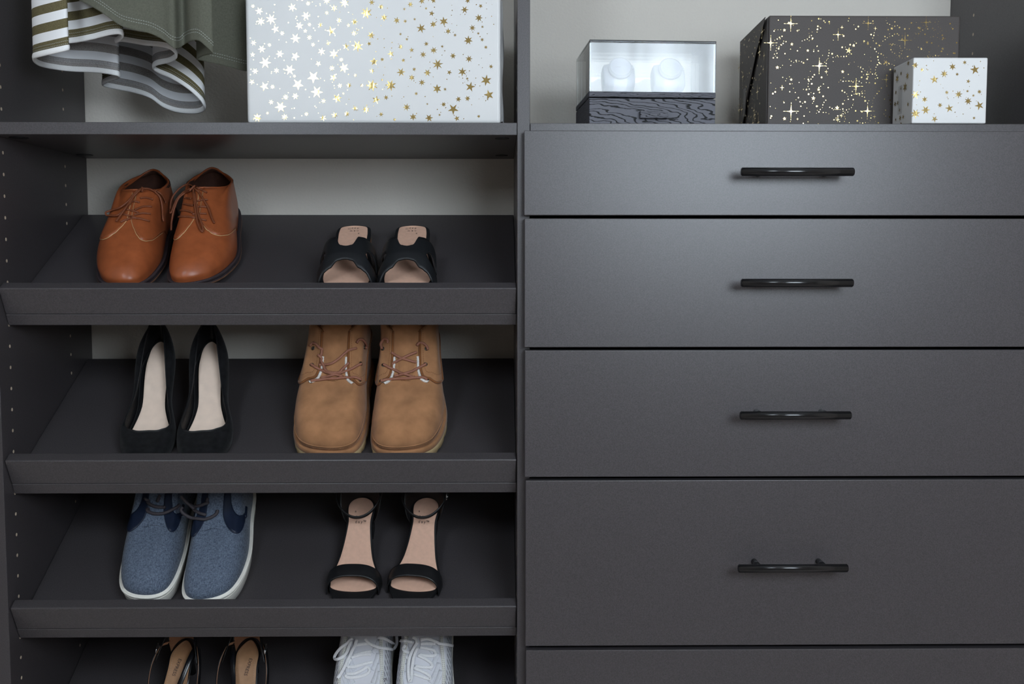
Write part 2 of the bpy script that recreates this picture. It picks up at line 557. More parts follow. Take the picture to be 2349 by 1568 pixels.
# dark box
W2, D2, H2 = 296, 190, 175
Y2 = 86
xa, xb = at_y(1762, 160, Y2)[0], at_y(2200, 160, Y2)[0]
W2 = xb - xa
M2 = Matrix.Translation(((xa + xb) / 2, Y2, 203.1))
gb2, _ = gift_box('gift_box', 'large charcoal gift box with gold star dust standing behind the small white box', M2, W2, D2, H2, DARKPAPER, 0.6, 2.5)
bm = bmesh.new()
for q, r in local_hits(M2, SPARK_B, 1660, 0, 3.409):
    if q.z < 4 or q.z > H2 - 3:
        continue
    star_poly(bm, q, EX, EZ, r * 0.62, 4, 0.16, 0, 1.35 if r > 5 else 1.1)
    dot_poly(bm, q + Vector((0, -0.02, 0)), EX, EZ, r * 0.16, 10)
    if r > 7:
        for sx in (-1, 1):
            a = q + Vector((sx * r * 0.66, 0, 0))
            bm.faces.new([bm.verts.new(a + Vector(d)) for d in ((0, 0, -0.22), (sx * r * 0.26, 0, -0.22), (sx * r * 0.26, 0, 0.22), (0, 0, 0.22))])
            a = q + Vector((0, 0, sx * r * 0.88))
            bm.faces.new([bm.verts.new(a + Vector(d)) for d in ((-0.22, 0, 0), (0.22, 0, 0), (0.22, 0, sx * r * 0.16), (-0.22, 0, sx * r * 0.16))])
for q, r in local_hits(M2, STARS_B, 1660, 0, 3.409):
    star_poly(bm, q, EX, EZ, r * 1.05, 5, 0.36, math.pi / 2 + rng.uniform(-.2, .2))
# chains of dots that wander like constellations, plus loose dots
for c in range(46):
    p = [rng.uniform(-W2 / 2 + 8, W2 / 2 - 8), rng.uniform(8, H2 - 8)]
    a = rng.uniform(0, 6.3)
    for i in range(rng.randint(4, 9)):
        if abs(p[0]) < W2 / 2 - 3 and 3 < p[1] < H2 - 3:
            dot_poly(bm, (p[0], -0.1, p[1]), EX, EZ, rng.choice((0.35, 0.5, 0.7, 0.95)))
        a += rng.uniform(-.7, .7)
        p[0] += 4.2 * math.cos(a)
        p[1] += 4.2 * math.sin(a)
for i in range(380):
    dot_poly(bm, (rng.uniform(-W2 / 2 + 4, W2 / 2 - 4), -0.1, rng.uniform(4, H2 - 4)), EX, EZ, rng.choice((0.3, 0.4, 0.6, 0.9, 1.25)))
for i in range(170):
    y, z = rng.uniform(6, D2 - 6), rng.uniform(6, H2 - 6)
    if i < 16:
        star_poly(bm, (-W2 / 2 - 4.6, y, z), (0, 1, 0), EZ, rng.uniform(5, 11), 4, 0.16, 0, 1.3)
    else:
        dot_poly(bm, (-W2 / 2 - 4.6, y, z), (0, 1, 0), EZ, rng.choice((0.6, 0.9, 1.6)))
s = obj('foil_star_print', bm, FOIL, gb2)
s['kind'] = 'stuff'
# folded end flaps on the left end: two sheets meeting along a diagonal gap
def flap(pts, lift):
    b = bmesh.new()
    a = [b.verts.new((-W2 / 2 - 0.8 - l, y, z)) for (y, z), l in zip(pts, lift)]
    c = [b.verts.new((-W2 / 2 - 0.2 - l, y, z)) for (y, z), l in zip(pts, lift)]
    b.faces.new(a)
    b.faces.new(c[::-1])
    for i in range(len(a)):
        j = (i + 1) % len(a)
        b.faces.new((a[i], c[i], c[j], a[j]))
    bmesh.ops.recalc_face_normals(b, faces=b.faces[:])
    return b


obj('end_flap', flap([(6, H2 - 1), (D2 - 2, H2 - 1), (D2 - 2, 2), (165, 2), (120, 70), (60, 130)], [3.5, 0.6, 0.6, 3.5, 4, 4]), DARKPAPER, gb2)
obj('end_flap', flap([(3, H2 - 3), (3, 2), (150, 2), (112, 68), (50, 132)], [0.2, 0.2, 0.4, 0.4, 0.3]), DARKPAPER, gb2)
obj('clear_tape', flap([(125, 40), (140, 40), (140, 86), (125, 86)], [5, 5, 5, 5]), TAPE, gb2)

# small white box
Y3 = -4
xa, xb = at_y(2094, 200, Y3)[0], at_y(2264.5, 200, Y3)[0]
W3, D3, H3 = xb - xa, 78, at_y(2180, 132, Y3)[2] - 203
M3 = Matrix.Translation(((xa + xb) / 2, Y3, 203.1))
gb3, _ = gift_box('gift_box', 'small white gift box with gold stars in front of the charcoal gift box', M3, W3, D3, H3, WHITEPAPER, 0.5, 2)
bm = bmesh.new()
for q, r in local_hits(M3, STARS_C, 1660, 0, 3.409):
    if abs(q.x) < W3 / 2 - 2 and 3 < q.z < H3 - 2:
        star_poly(bm, q, EX, EZ, r * 1.05, rng.choice((5, 6, 7)), rng.uniform(0.33, 0.42), rng.uniform(0, 1.2))
for i in range(34):
    dot_poly(bm, (rng.uniform(-W3 / 2 + 4, W3 / 2 - 4), -0.1, rng.uniform(4, H3 - 4)), EX, EZ, rng.uniform(0.4, 0.8))
for y, z, r in ((60, 75, 7), (45, 80, 4), (20, 72, 6), (28, 57, 8), (44, 58, 4), (64, 55, 4), (66, 38, 5), (55, 38, 5), (47, 26, 4), (44, 14, 5), (32, 14, 4), (40, 4.5, 4), (62, 14, 3), (15, 30, 4), (70, 88, 4), (18, 90, 5)):
    star_poly(bm, (-W3 / 2 - 0.9, y, z), (0, 1, 0), EZ, r, 6, 0.38, r)
s = obj('foil_star_print', bm, FOIL, gb3)
s['kind'] = 'stuff'
obj('clear_tape', box_bm(-W3 / 2 - 1.3, -W3 / 2 - 0.95, 38, 54, 20, 62, 0), TAPE, gb3)


# ------------------------------------------------------------------ watch display case
def oak_mat(name, front):
    m = mat(name, (0.10, 0.10, 0.115), 0.55, spec=0.2)
    n, l = nodes_of(m)
    b = n['Principled BSDF']
    tc = n.new('ShaderNodeTexCoord')
    mp = n.new('ShaderNodeMapping')
    mp.inputs['Location'].default_value = (0.035, 0, -0.085) if front else (0, 0, -0.3)
    mp.inputs['Scale'].default_value = (22, 22, 80) if front else (30, 30, 260)
    l.new(tc.outputs['Object'], mp.inputs['Vector'])
    ns = n.new('ShaderNodeTexNoise')
    ns.inputs['Scale'].default_value = 0.9
    ns.inputs['Detail'].default_value = 2
    l.new(mp.outputs[0], ns.inputs['Vector'])
    ad = n.new('ShaderNodeVectorMath')
    ad.operation = 'MULTIPLY_ADD'
    ad.inputs[1].default_value = (1.6, 1.6, 1.6)
    l.new(ns.outputs['Color'], ad.inputs[0])
    l.new(mp.outputs[0], ad.inputs[2])
    wv = n.new('ShaderNodeTexWave')
    wv.wave_type = 'RINGS'
    wv.rings_direction = 'SPHERICAL'
    wv.inputs['Scale'].default_value = 0.85
    wv.inputs['Distortion'].default_value = 0.8
    l.new(ad.outputs[0], wv.inputs['Vector'])
    # broken pores along the rings
    n2 = n.new('ShaderNodeTexNoise')
    mp2 = n.new('ShaderNodeMapping')
    mp2.inputs['Scale'].default_value = (260, 260, 1100)
    l.new(tc.outputs['Object'], mp2.inputs['Vector'])
    n2.inputs['Scale'].default_value = 1.0
    l.new(mp2.outputs[0], n2.inputs['Vector'])
    mu = n.new('ShaderNodeMath')
    mu.operation = 'MULTIPLY_ADD'
    mu.inputs[1].default_value = 0.42
    l.new(n2.outputs['Fac'], mu.inputs[0])
    l.new(wv.outputs['Fac'], mu.inputs[2])
    cr = n.new('ShaderNodeValToRGB')
    cr.color_ramp.elements[0].position = 0.27
    cr.color_ramp.elements[0].color = (0.008, 0.008, 0.009, 1)
    cr.color_ramp.elements[1].position = 0.42
    cr.color_ramp.elements[1].color = (0.12, 0.12, 0.14, 1)
    l.new(mu.outputs[0], cr.inputs[0])
    l.new(cr.outputs[0], b.inputs['Base Color'])
    bp = n.new('ShaderNodeBump')
    bp.inputs['Strength'].default_value = 0.4
    bp.inputs['Distance'].default_value = 0.0005
    l.new(mu.outputs[0], bp.inputs['Height'])
    l.new(bp.outputs[0], b.inputs['Normal'])
    return m


OAKF = oak_mat('black_oak_front', True)
OAKS = oak_mat('black_oak_side', False)


def clear_glass(name):
    m = bpy.data.materials.new(name)
    m.use_nodes = True
    n, l = nodes_of(m)
    n.remove(n['Principled BSDF'])
    tr = n.new('ShaderNodeBsdfTransparent')
    tr.inputs[0].default_value = (0.97, 0.98, 0.985, 1)
    gl = n.new('ShaderNodeBsdfGlossy')
    gl.inputs['Roughness'].default_value = 0.01
    fr = n.new('ShaderNodeFresnel')
    fr.inputs[0].default_value = 1.45
    mx = n.new('ShaderNodeMixShader')
    l.new(fr.outputs[0], mx.inputs[0])
    l.new(tr.outputs[0], mx.inputs[1])
    l.new(gl.outputs[0], mx.inputs[2])
    l.new(mx.outputs[0], n['Material Output'].inputs[0])
    return m


ACRYL = clear_glass('clear_acrylic')
CUSHION = mat('grey_velvet_cushion', (0.30, 0.30, 0.33), 0.8, sheen=0.4, noise=(200, 0.08))
WSTRAP = mat('pale_watch_strap', (0.42, 0.42, 0.46), 0.6, noise=(200, 0.08))
STEEL = mat('watch_steel', (0.26, 0.26, 0.28), 0.5, metal=0.1, noise=(80, 0.04))
DIAL = mat('watch_dial', (0.22, 0.22, 0.25), 0.6, noise=(80, 0.03))
YW = 16
xa, xb = at_y(1352, 200, YW)[0], at_y(1643, 200, YW + 8)[0]
WW, DW = xb - xa, 152
ZWb, ZW1, ZW2, ZW3 = 0.2, at_y(1500, 224, YW)[2] - 203, at_y(1500, 210, YW)[2] - 203, at_y(1400, 91, YW)[2] - 203
MW = Matrix.Translation((xa, YW, 203.05)) @ Matrix.Rotation(math.radians(3.2), 4, 'Z')
wc = thing('watch_case', 'black oak watch case with drawer and clear glass lid', 'watch case', MW)
obj('base', box_bm(0, WW, 4, DW, ZWb, ZW1, 0.6), OAKS, wc)
dr = obj('drawer', box_bm(0.2, WW - 0.2, 0, 3.8, ZWb + 0.6, ZW1 - 1.0, 0.6), OAKF, wc)
obj('drawer_pull', box_bm(WW * 0.395, WW * 0.615, -9, 0, 9.5, 20, 0.8), OAKS, dr)
obj('lid_tray', box_bm(-0.3, WW + 0.3, -0.4, DW, ZW1 + 1.2, ZW2, 1.2), OAKS, wc)
lid = bmesh.new()
g = 3.0
za, zb = ZW2 + 0.2, ZW3
join(lid, box_bm(0, WW, 0, g, za, zb - g, 0.4))
join(lid, box_bm(0, WW, DW - g, DW, za, zb - g, 0.4))
join(lid, box_bm(0, g, g + .1, DW - g - .1, za, zb - g, 0.4))
join(lid, box_bm(WW - g, WW, g + .1, DW - g - .1, za, zb - g, 0.4))
join(lid, box_bm(0, WW, 0, DW, zb - g + 0.05, zb, 0.4))
obj('acrylic_lid', lid, ACRYL, wc)
edge = bmesh.new()
join(edge, box_bm(0, WW, -0.15, 0.1, zb - 1.6, zb + 0.1, 0))
obj('lid_edge', edge, CAMFIT, wc)

for k, cx in enumerate((0.29, 0.70)):
    Mc = MW @ Matrix.Translation((WW * cx, 62, ZW2 + 0.3)) @ Matrix.Rotation(math.radians(-25), 4, 'X')
    side = 'left' if k == 0 else 'right'
    # cushion: fat rounded roll
    a = np.linspace(0, 2 * math.pi, 20, endpoint=False)
    prof = [(np.sign(math.cos(t)) * abs(math.cos(t)) ** 0.6 * 17, 26 + np.sign(math.sin(t)) * abs(math.sin(t)) ** 0.6 * 21) for t in a]
    G = np.array([[(x, y * s_, 26 + (z - 26) * s_) for (y, z) in prof] for x, s_ in ((-24, 0.8), (-22, 0.95), (-15, 1), (0, 1), (15, 1), (22, 0.95), (24, 0.8))])
    cm = grid_mesh(G, closed_v=True)
    b = bmesh.new()
    b.from_mesh(cm)
    bmesh.ops.holes_fill(b, edges=[e for e in b.edges if e.is_boundary])
    bmesh.ops.recalc_face_normals(b, faces=b.faces[:])
    cu = obj('watch_cushion', b, CUSHION, None, True, Matrix.Translation((0, 0, 7)) @ Mc)
    tag(cu, 'grey cushion on the %s inside the glass watch case' % side, 'cushion', 'watch cushions')
    w = thing('wristwatch', 'pale wristwatch on the %s cushion inside the glass watch case' % side, 'watch', Matrix.Translation((0, 0, 7)) @ Mc, 'watches in the case')
    G = np.array([[(x, y * 1.09, 26 + (z - 26) * 1.09) for (y, z) in prof] for x in (-10, -9, 9, 10)])
    obj('strap', grid_mesh(G, closed_v=True), WSTRAP, w, True)
    cb = cyl_bm((0, -18.6, 30), (0, -26, 30), 18, 32, 1.2)
    obj('watch_body', cb, STEEL, w, True)
    obj('dial', cyl_bm((0, -26.05, 30), (0, -26.4, 30), 15.5, 32, 0), DIAL, w)
    hb = box_bm(-0.5, 0.5, -26.8, -26.5, 30, 41, 0)
    join(hb, box_bm(-8, 0, -26.8, -26.5, 29.5, 30.5, 0))
    obj('watch_hands', hb, STEEL, w)
    obj('crown', cyl_bm((18, -22, 30), (21, -22, 30), 2, 10, 0.3), STEEL, w, True)

# ------------------------------------------------------------------ shoe building kit
class Loft:
    """closed control rings (toe, side +x, heel, side -x) splined around and across"""

    def __init__(self, rings):
        self.R = np.array(rings, float)
        self.K, self.N = self.R.shape[:2]

    def S(self, t, r):
        t, r = np.broadcast_arrays(np.asarray(t, float), np.asarray(r, float))
        sh = t.shape
        t, r = t.ravel() % self.N, r.ravel()
        ev = []
        for k in range(self.K):
            p = self.R[k]
            ev.append(cr_at(np.vstack([p[-1], p, p[0], p[1]]), t))
        E = np.array(ev)
        E = np.concatenate([2 * E[:1] - E[1:2], E, 2 * E[-1:] - E[-2:-1]])
        k = np.clip(np.floor(r).astype(int), 0, self.K - 2)
        u = (r - k)[:, None]
        i = np.arange(len(t))
        a, b, c, d = E[k, i], E[k + 1, i], E[k + 2, i], E[k + 3, i]
        q = 0.5 * (2 * b + (c - a) * u + (2 * a - 5 * b + 4 * c - d) * u ** 2 + (3 * b - a - 3 * c + d) * u ** 3)
        return q.reshape(sh + (3,))

    def N_(self, t, r):
        e = 0.02
        r1, r0 = np.minimum(np.asarray(r) + e, self.K - 1), np.maximum(np.asarray(r) - e, 0)
        n = np.cross(self.S(np.asarray(t) + e, r) - self.S(np.asarray(t) - e, r), self.S(t, r1) - self.S(t, r0))
        return n / (np.linalg.norm(n, axis=-1, keepdims=True) + 1e-9)

    def grid(self, nt, nr, r0=0.0, r1=None):
        r1 = self.K - 1 if r1 is None else r1
        T, R = np.meshgrid(np.linspace(0, self.N, nt, endpoint=False), np.linspace(r0, r1, nr), indexing='ij')
        return self.S(T, R), self.N_(T, R)

    def shell(self, nt=80, nr=26, out=0.0, th=2.0, r0=0.0, r1=None):
        P, N = self.grid(nt, nr, r0, r1)
        G = np.concatenate([P + N * out, (P + N * (out - th))[:, ::-1]], 1)
        return grid_mesh(G, closed_u=True, closed_v=True)

    def patch(self, ga, gb, r0, r1, out=1.2, th=1.6, nt=24, nr=20):
        """overlay between the curves t=ga(r) and t=gb(r)"""
        rs = np.linspace(r0, r1, nr)
        A, B = np.array([ga(x) for x in rs]), np.array([gb(x) for x in rs])
        s = np.linspace(0, 1, nt)
        T = A[None] * (1 - s[:, None]) + B[None] * s[:, None]
        R = np.broadcast_to(rs[None], T.shape)
        P, N = self.S(T, R), self.N_(T, R)
        G = np.concatenate([P + N * out, (P + N * (out - th))[:, ::-1]], 1)
        me = grid_mesh(G, closed_v=True)
        bm = bmesh.new()
        bm.from_mesh(me)
        bm.verts.ensure_lookup_table()
        m = 2 * nr
        for b, rev in ((0, False), ((nt - 1) * m, True)):
            for j in range(nr - 1):
                q = [bm.verts[b + i] for i in (j, j + 1, m - 2 - j, m - 1 - j)]
                bm.faces.new(q[::-1] if rev else q)
        bm.to_mesh(me)
        bm.free()
        return me

    def line(self, tr, n, out):
        """points on the surface along a splined list of (t, r)"""
        q = cr_open(np.array(tr, float), n)
        return self.S(q[:, 0], q[:, 1]) + self.N_(q[:, 0], q[:, 1]) * out


def fn(pts):
    """piecewise smooth function through (r, t) pairs"""
    xs, ys = np.array([p[0] for p in pts], float), np.array([p[1] for p in pts], float)
    return lambda r: float(np.interp(r, xs, ys))


def stitch_bm(P, dash=2.2, gap=1.3, r=0.35, up=None):
    """a row of short raised stitches along a polyline"""
    P = np.asarray(P, float)
    d = np.r_[0, np.cumsum(np.linalg.norm(np.diff(P, axis=0), axis=1))]
    bm = bmesh.new()
    s = 0.0
    f = lambda q: np.array([np.interp(q, d, P[:, i]) for i in range(3)])
    while s + dash < d[-1]:
        a, b = f(s), f(s + dash)
        T = Vector(b - a).normalized()
        n1 = T.orthogonal().normalized()
        n2 = T.cross(n1)
        va = [bm.verts.new(Vector(a) + (n1 * x + n2 * y) * r) for x, y in ((1, 0), (0, 1), (-1, 0), (0, -1))]
        vb = [bm.verts.new(Vector(b) + (n1 * x + n2 * y) * r) for x, y in ((1, 0), (0, 1), (-1, 0), (0, -1))]
        for i in range(4):
            bm.faces.new((va[i], va[(i + 1) % 4], vb[(i + 1) % 4], vb[i]))
        s += dash + gap
    return bm


def outline(ctrl, n=72):
    return cr_closed(ctrl, n)


def plate_mesh(top, bot, rnd=1.5, crown=0.0, ncross=5):
    """solid sole: closed loops top and bot (n x 3, index 0 toe, n/2 heel) bridged and capped"""
    top, bot = np.asarray(top, float), np.asarray(bot, float)
    n = len(top)
    ct, cb = top.mean(0), bot.mean(0)

    def inset(L, d):
        T = np.roll(L, -1, 0) - np.roll(L, 1, 0)
        nn = np.stack([T[:, 1], -T[:, 0], 0 * T[:, 0]], 1)
        nn /= np.linalg.norm(nn, axis=1)[:, None] + 1e-9
        return L - nn * d
    dz = np.array([0, 0, 1.0])
    loops = [inset(bot, rnd), bot + dz * rnd * .7, top - dz * rnd * .7, inset(top, rnd * .3) - dz * rnd * .25, inset(top, rnd)]
    V = np.concatenate(loops)
    faces = []
    for k in range(len(loops) - 1):
        for i in range(n):
            j = (i + 1) % n
            faces.append((k * n + i, k * n + j, (k + 1) * n + j, (k + 1) * n + i))
    V = [tuple(v) for v in V]

    def cap(base, L, up):
        rows = []
        h = n // 2
        for i in range(0, h + 1):
            a, b = base + i, base + (n - i) % n
            if i in (0, h):
                rows.append([a])
                continue
            row = [a]
            for c in range(1, ncross):
                s = c / ncross
                p = np.array(V[a]) * (1 - s) + np.array(V[b]) * s + dz * (crown * 4 * s * (1 - s) if up else 0)
                row.append(len(V))
                V.append(tuple(p))
            row.append(b)
            rows.append(row)
        for i in range(h):
            A, B = rows[i], rows[i + 1]
            if len(A) == 1:
                for c in range(len(B) - 1):
                    f = (A[0], B[c], B[c + 1])
                    faces.append(f if up else f[::-1])
            elif len(B) == 1:
                for c in range(len(A) - 1):
                    f = (A[c], B[0], A[c + 1])
                    faces.append(f if up else f[::-1])
            else:
                for c in range(len(A) - 1):
                    f = (A[c], B[c], B[c + 1], A[c + 1])
                    faces.append(f if up else f[::-1])
    cap((len(loops) - 1) * n, loops[-1], True)
    cap(0, loops[0], False)
    me = bpy.data.meshes.new('plate')
    me.from_pydata(V, [], faces)
    me.validate()
    return me


def grow(L, d):
    L = np.asarray(L, float)
    T = np.roll(L, -1, 0) - np.roll(L, 1, 0)
    nn = np.stack([T[:, 1], -T[:, 0], 0 * T[:, 0]], 1)
    nn /= np.linalg.norm(nn, axis=1)[:, None] + 1e-9
    return L + nn * d


def setw(L, f):
    L = np.array(L, float)
    L[:, 2] = [f(v) for v in L[:, 1]]
    return L


class Shoe:
    def __init__(self, name, label, group, M, s):
        self.M, self.s = M, s
        self.Mi = M.inverted()
        self.root = thing(name, label, 'shoe', M, group)
        self.cast_v, self.cast_f = [], []
        self.bvh = None

    def add(self, name, me, material, smooth=True, parent=None, cast=False, mirror=True):
        if isinstance(me, bmesh.types.BMesh):
            bm = me
            me = bpy.data.meshes.new(name)
            bm.to_mesh(me)
            bm.free()
        if mirror and self.s < 0:
            me.transform(Matrix.Diagonal((-1, 1, 1, 1)))
            me.flip_normals()
        if cast:
            b = len(self.cast_v)
            self.cast_v += [v.co.copy() for v in me.vertices]
            self.cast_f += [tuple(b + i for i in p.vertices) for p in me.polygons]
            self.bvh = None
        return obj(name, me, material, parent or self.root, smooth)

    def hit(self, px, py, lift=1.0):
        if self.bvh is None:
            self.bvh = BVHTree.FromPolygons(self.cast_v, self.cast_f)
        o = self.Mi @ Vector(CAM)
        d = (self.Mi.to_3x3() @ Vector(ray(px, py))).normalized()
        loc, n, _, _ = self.bvh.ray_cast(o, d)
        if loc is None:
            return None, (o, d)
        if n.dot(d) > 0:
            n = -n
        return loc + n * lift, (o, d)

    def path(self, px, lift=1.0, n=40, smooth=3, lifts=None):
        """photo path -> cord path lying on the shoe; where it leaves the shoe it keeps its depth"""
        px = np.array(px, float)
        q = cr_open(px, n)
        lf = np.interp(np.linspace(0, 1, n), np.linspace(0, 1, len(lifts)), lifts) if lifts else [lift] * n
        out, miss = [], []
        for i, p in enumerate(q):
            h, od = self.hit(p[0], p[1], lf[i])
            out.append(h)
            miss.append(od)
        good = [i for i in range(n) if out[i] is not None]
        for i in range(n):
            if out[i] is None:
                if not good:
                    raise RuntimeError('lace off the shoe')
                j = min(good, key=lambda g: abs(g - i))
                o, d = miss[i]
                out[i] = o + d * ((out[j] - o).dot(d))
        P = np.array([tuple(x) for x in out])
        for _ in range(smooth):
            P[1:-1] = (P[:-2] + 2 * P[1:-1] + P[2:]) / 4
        return P

    def cord(self, px, r=1.6, lift=1.4, n=40, smooth=3, lifts=None):
        return tube_mesh(self.path(px, lift, n, smooth, lifts), r, 8)


# shared shoe materials
def leather(name, col, rough=0.4, grain=0.12, coat=0.0):
    return mat(name, col, rough, spec=0.5, noise=(60, grain), bump=(500, 0.12, 0.4), coat=coat)


COGNAC = leather('cognac_leather', (0.315, 0.083, 0.028), 0.36, 0.14)
COGNAC_LACE = mat('brown_lace', (0.19, 0.055, 0.022), 0.6, noise=(800, 0.2), bump=(1500, 0.4, 0.4))
DARKLINING = mat('dark_brown_lining', (0.06, 0.022, 0.013), 0.75, noise=(120, 0.2))
OXSOLE = mat('dark_rubber_sole', (0.035, 0.026, 0.030), 0.5, noise=(80, 0.15))
OXMID = mat('brown_midsole', (0.13, 0.065, 0.04), 0.5, noise=(80, 0.15))
STITCH_BR = mat('brown_thread', (0.36, 0.15, 0.07), 0.7, noise=(300, 0.1))
EDGE_TAN = mat('raw_leather_edge', (0.60, 0.40, 0.20), 0.6, noise=(300, 0.1))

# ------------------------------------------------------------------ brown oxfords
OX = [
    [(-14, 2, 23), (26, 26, 19), (53, 98, 14), (46, 185, 17), (38, 262, 24), (0, 296, 26), (-34, 262, 24), (-38, 185, 17), (-50, 95, 14), (-41, 20, 19)],
    [(-14, 2, 34), (26, 26, 33), (54, 98, 33), (47, 185, 37), (39, 262, 45), (0, 298, 48), (-35, 262, 45), (-39, 185, 37), (-50, 95, 33), (-41, 21, 33)],
    [(-12, 15, 46), (19, 39, 48), (46, 102, 54), (44, 185, 60), (38, 262, 66), (0, 296, 70), (-34, 262, 66), (-38, 185, 60), (-43, 96, 54), (-33, 35, 48)],
    [(-9, 50, 57), (12, 66, 61), (33, 112, 71), (41, 185, 80), (38, 258, 80), (0, 293, 82), (-34, 258, 80), (-36, 185, 80), (-32, 106, 71), (-24, 60, 60)],
    [(-4, 112, 79), (9, 118, 80), (24, 148, 84), (38, 196, 90), (38, 252, 85), (0, 290, 86), (-35, 252, 85), (-33, 196, 90), (-24, 145, 84), (-14, 118, 80)],
    [(-1, 176, 103), (14, 179, 101), (27, 192, 95), (36, 220, 85), (36, 256, 79), (0, 288, 91), (-34, 256, 79), (-33, 220, 85), (-26, 192, 95), (-15, 179, 101)],
]


def oxford(label, M, s):
    sh = Shoe('oxford_shoe', label, 'brown oxford shoes', M, s)
    L = Loft(np.array(OX) * [0.93, 1, 1])
    base = L.S(np.linspace(0, 10, 80, endpoint=False), 0.0)
    wt_ = grow(base, 5.5)
    up = lambda v: float(np.interp(v, [0, 40, 95, 200, 300], [23, 17, 14, 17, 25]))
    sole = sh.add('sole', plate_mesh(setw(wt_, lambda v: up(v) - 4), setw(grow(base, 2), lambda v: float(np.interp(v, [0, 40, 95, 190, 215, 216, 300], [12, 4, 1, 6, 10, 0.4, 0.4]))), 2), OXSOLE)
    sh.add('welt', plate_mesh(setw(wt_, lambda v: up(v) + 0.5), setw(grow(base, 5), lambda v: up(v) - 3.9), 0.8), OXSOLE, parent=sole)
    sh.add('midsole_line', plate_mesh(setw(grow(base, 5.9), lambda v: up(v) - 6), setw(grow(base, 5.9), lambda v: up(v) - 8.5), 0.3), OXMID, parent=sole)
    sh.add('welt_stitching', stitch_bm(setw(grow(base, 3.6), lambda v: up(v) + 0.8), 2.6, 1.4, 0.4), mat('welt_thread', (0.10, 0.08, 0.09), 0.7, noise=(200, 0.1)), parent=sole)
    sh.add('upper', L.shell(100, 40, 0, 1.6), COGNAC, cast=True)
    sh.add('lining', L.shell(80, 24, -1.7, 1.2, 0.4, 5.0), DARKLINING)
    # insole
    ins = setw(grow(base, -5), lambda v: up(v) + 6)
    sh.add('insole', plate_mesh(ins, setw(ins, lambda v: up(v) + 1), 0.5), DARKLINING)
    # quarters with the lacing, front edge running down the instep and out to the side
    gl = fn([(0, 3.0), (1, 2.75), (1.6, 2.35), (2.0, 1.95), (2.4, 1.72), (2.8, 1.55), (3.2, 1.35), (3.6, 1.0), (3.85, 0.6), (4.0, 0.32), (4.5, 0.25), (5, 0.25)])
    q1 = sh.add('quarter', L.patch(gl, lambda r: 5.02, 0.15, 5, 1.4, 1.5, 30, 40), COGNAC, cast=True)
    gm = fn([(0, 7.0), (1, 7.25), (1.6, 7.65), (2.0, 8.05), (2.4, 8.28), (2.8, 8.45), (3.2, 8.65), (3.6, 9.0), (3.85, 9.4), (4.0, 9.68), (4.5, 9.75), (5, 9.75)])
    q2 = sh.add('quarter', L.patch(lambda r: 4.98, gm, 0.15, 5, 1.4, 1.5, 30, 40), COGNAC, cast=True)
    rs = np.linspace(1.2, 4.9, 90)
    for q, g, sg in ((q1, gl, 1), (q2, gm, -1)):
        T = np.array([g(x) for x in rs])
        P = L.S(T - sg * 0.01, rs) + L.N_(T, rs) * 0.9
        sh.add('edge_binding', tube_mesh(P, 0.55, 6), EDGE_TAN, parent=q)
        T2 = T + sg * 0.10
        sh.add('stitching', stitch_bm(L.S(T2, rs) + L.N_(T2, rs) * 1.5, 2.0, 1.2, 0.32), STITCH_BR, parent=q)
    sh.add('heel_strip', L.patch(lambda r: 4.72, lambda r: 5.28, 0.2, 5, 2.4, 1.4, 10, 16), COGNAC)
    P = L.S(np.linspace(0, 10, 100, endpoint=False), 5.0)
    sh.add('collar_binding', tube_mesh(P + np.array([0, 0, 0.3]), 1.7, 8, True), COGNAC)
    # tongue inside the opening
    tg = []
    for v, w, h in ((104, 77, 9), (140, 88, 14), (170, 99, 16), (180, 102, 17), (184, 102, 13)):
        tg.append([(x * h - 1, v + abs(x) * 3, w - 1.5 - 7 * x * x) for x in np.linspace(-1, 1, 9)])
    T = np.array(tg)
    T = np.stack([cr_open(T[:, i], 18) for i in range(9)], 1)
    sh.add('tongue', grid_mesh(np.concatenate([T, (T - np.array([0, 1.2, 2.2]))[:, ::-1]], 1), closed_v=True), COGNAC, cast=True)
    return sh




def crop(ox, oy, sc):
    return lambda pts: [(ox + x / sc, oy + y / sc) for x, y in pts]


def laces(sh, c, strands, material, r=1.6, lift=1.6, n=44, smooth=3, name='shoelace'):
    ms = []
    for st in strands:
        lf = lift
        if isinstance(st, tuple):
            st, lf = st
        ms.append(sh.cord(c(st), r, lf, n, smooth))
    return sh.add(name, merge(ms), material, mirror=False)


OX_L = oxford('cognac leather oxford shoe with its laces looped out to the left', shelf_M(0, -584.5, 27, 0, 1.5), -1)
OX_R = oxford('cognac leather oxford shoe on the right of its pair, lace bow hanging down the front', shelf_M(0, -464, 37, 0, 6.0), 1)
c = crop(90, 360, 3.915)
laces(OX_L, c, [[(735, 590), (800, 560), (880, 555), (985, 580)], [(765, 520), (850, 545), (880, 560)], [(855, 525), (920, 510), (995, 515)], [(790, 475), (850, 490), (890, 505)], [(860, 480), (930, 450), (1005, 450)], [(825, 405), (870, 405), (900, 415)], [(905, 375), (960, 370), (1020, 388)],
                ([(915, 300), (870, 330), (820, 400), (740, 470), (660, 490), (600, 490), (600, 520), (650, 540), (720, 540), (780, 480), (850, 370), (910, 310)], 4), ([(905, 310), (840, 390), (770, 500), (715, 580), (703, 595)], 4.5),
                ([(920, 295), (990, 300), (1060, 350), (1085, 440), (1090, 540), (1098, 580)], 3.5), ([(930, 285), (1010, 295), (1080, 340), (1110, 390), (1115, 410)], 3.5), ([(905, 285), (925, 300), (920, 330)], 5)], COGNAC_LACE)
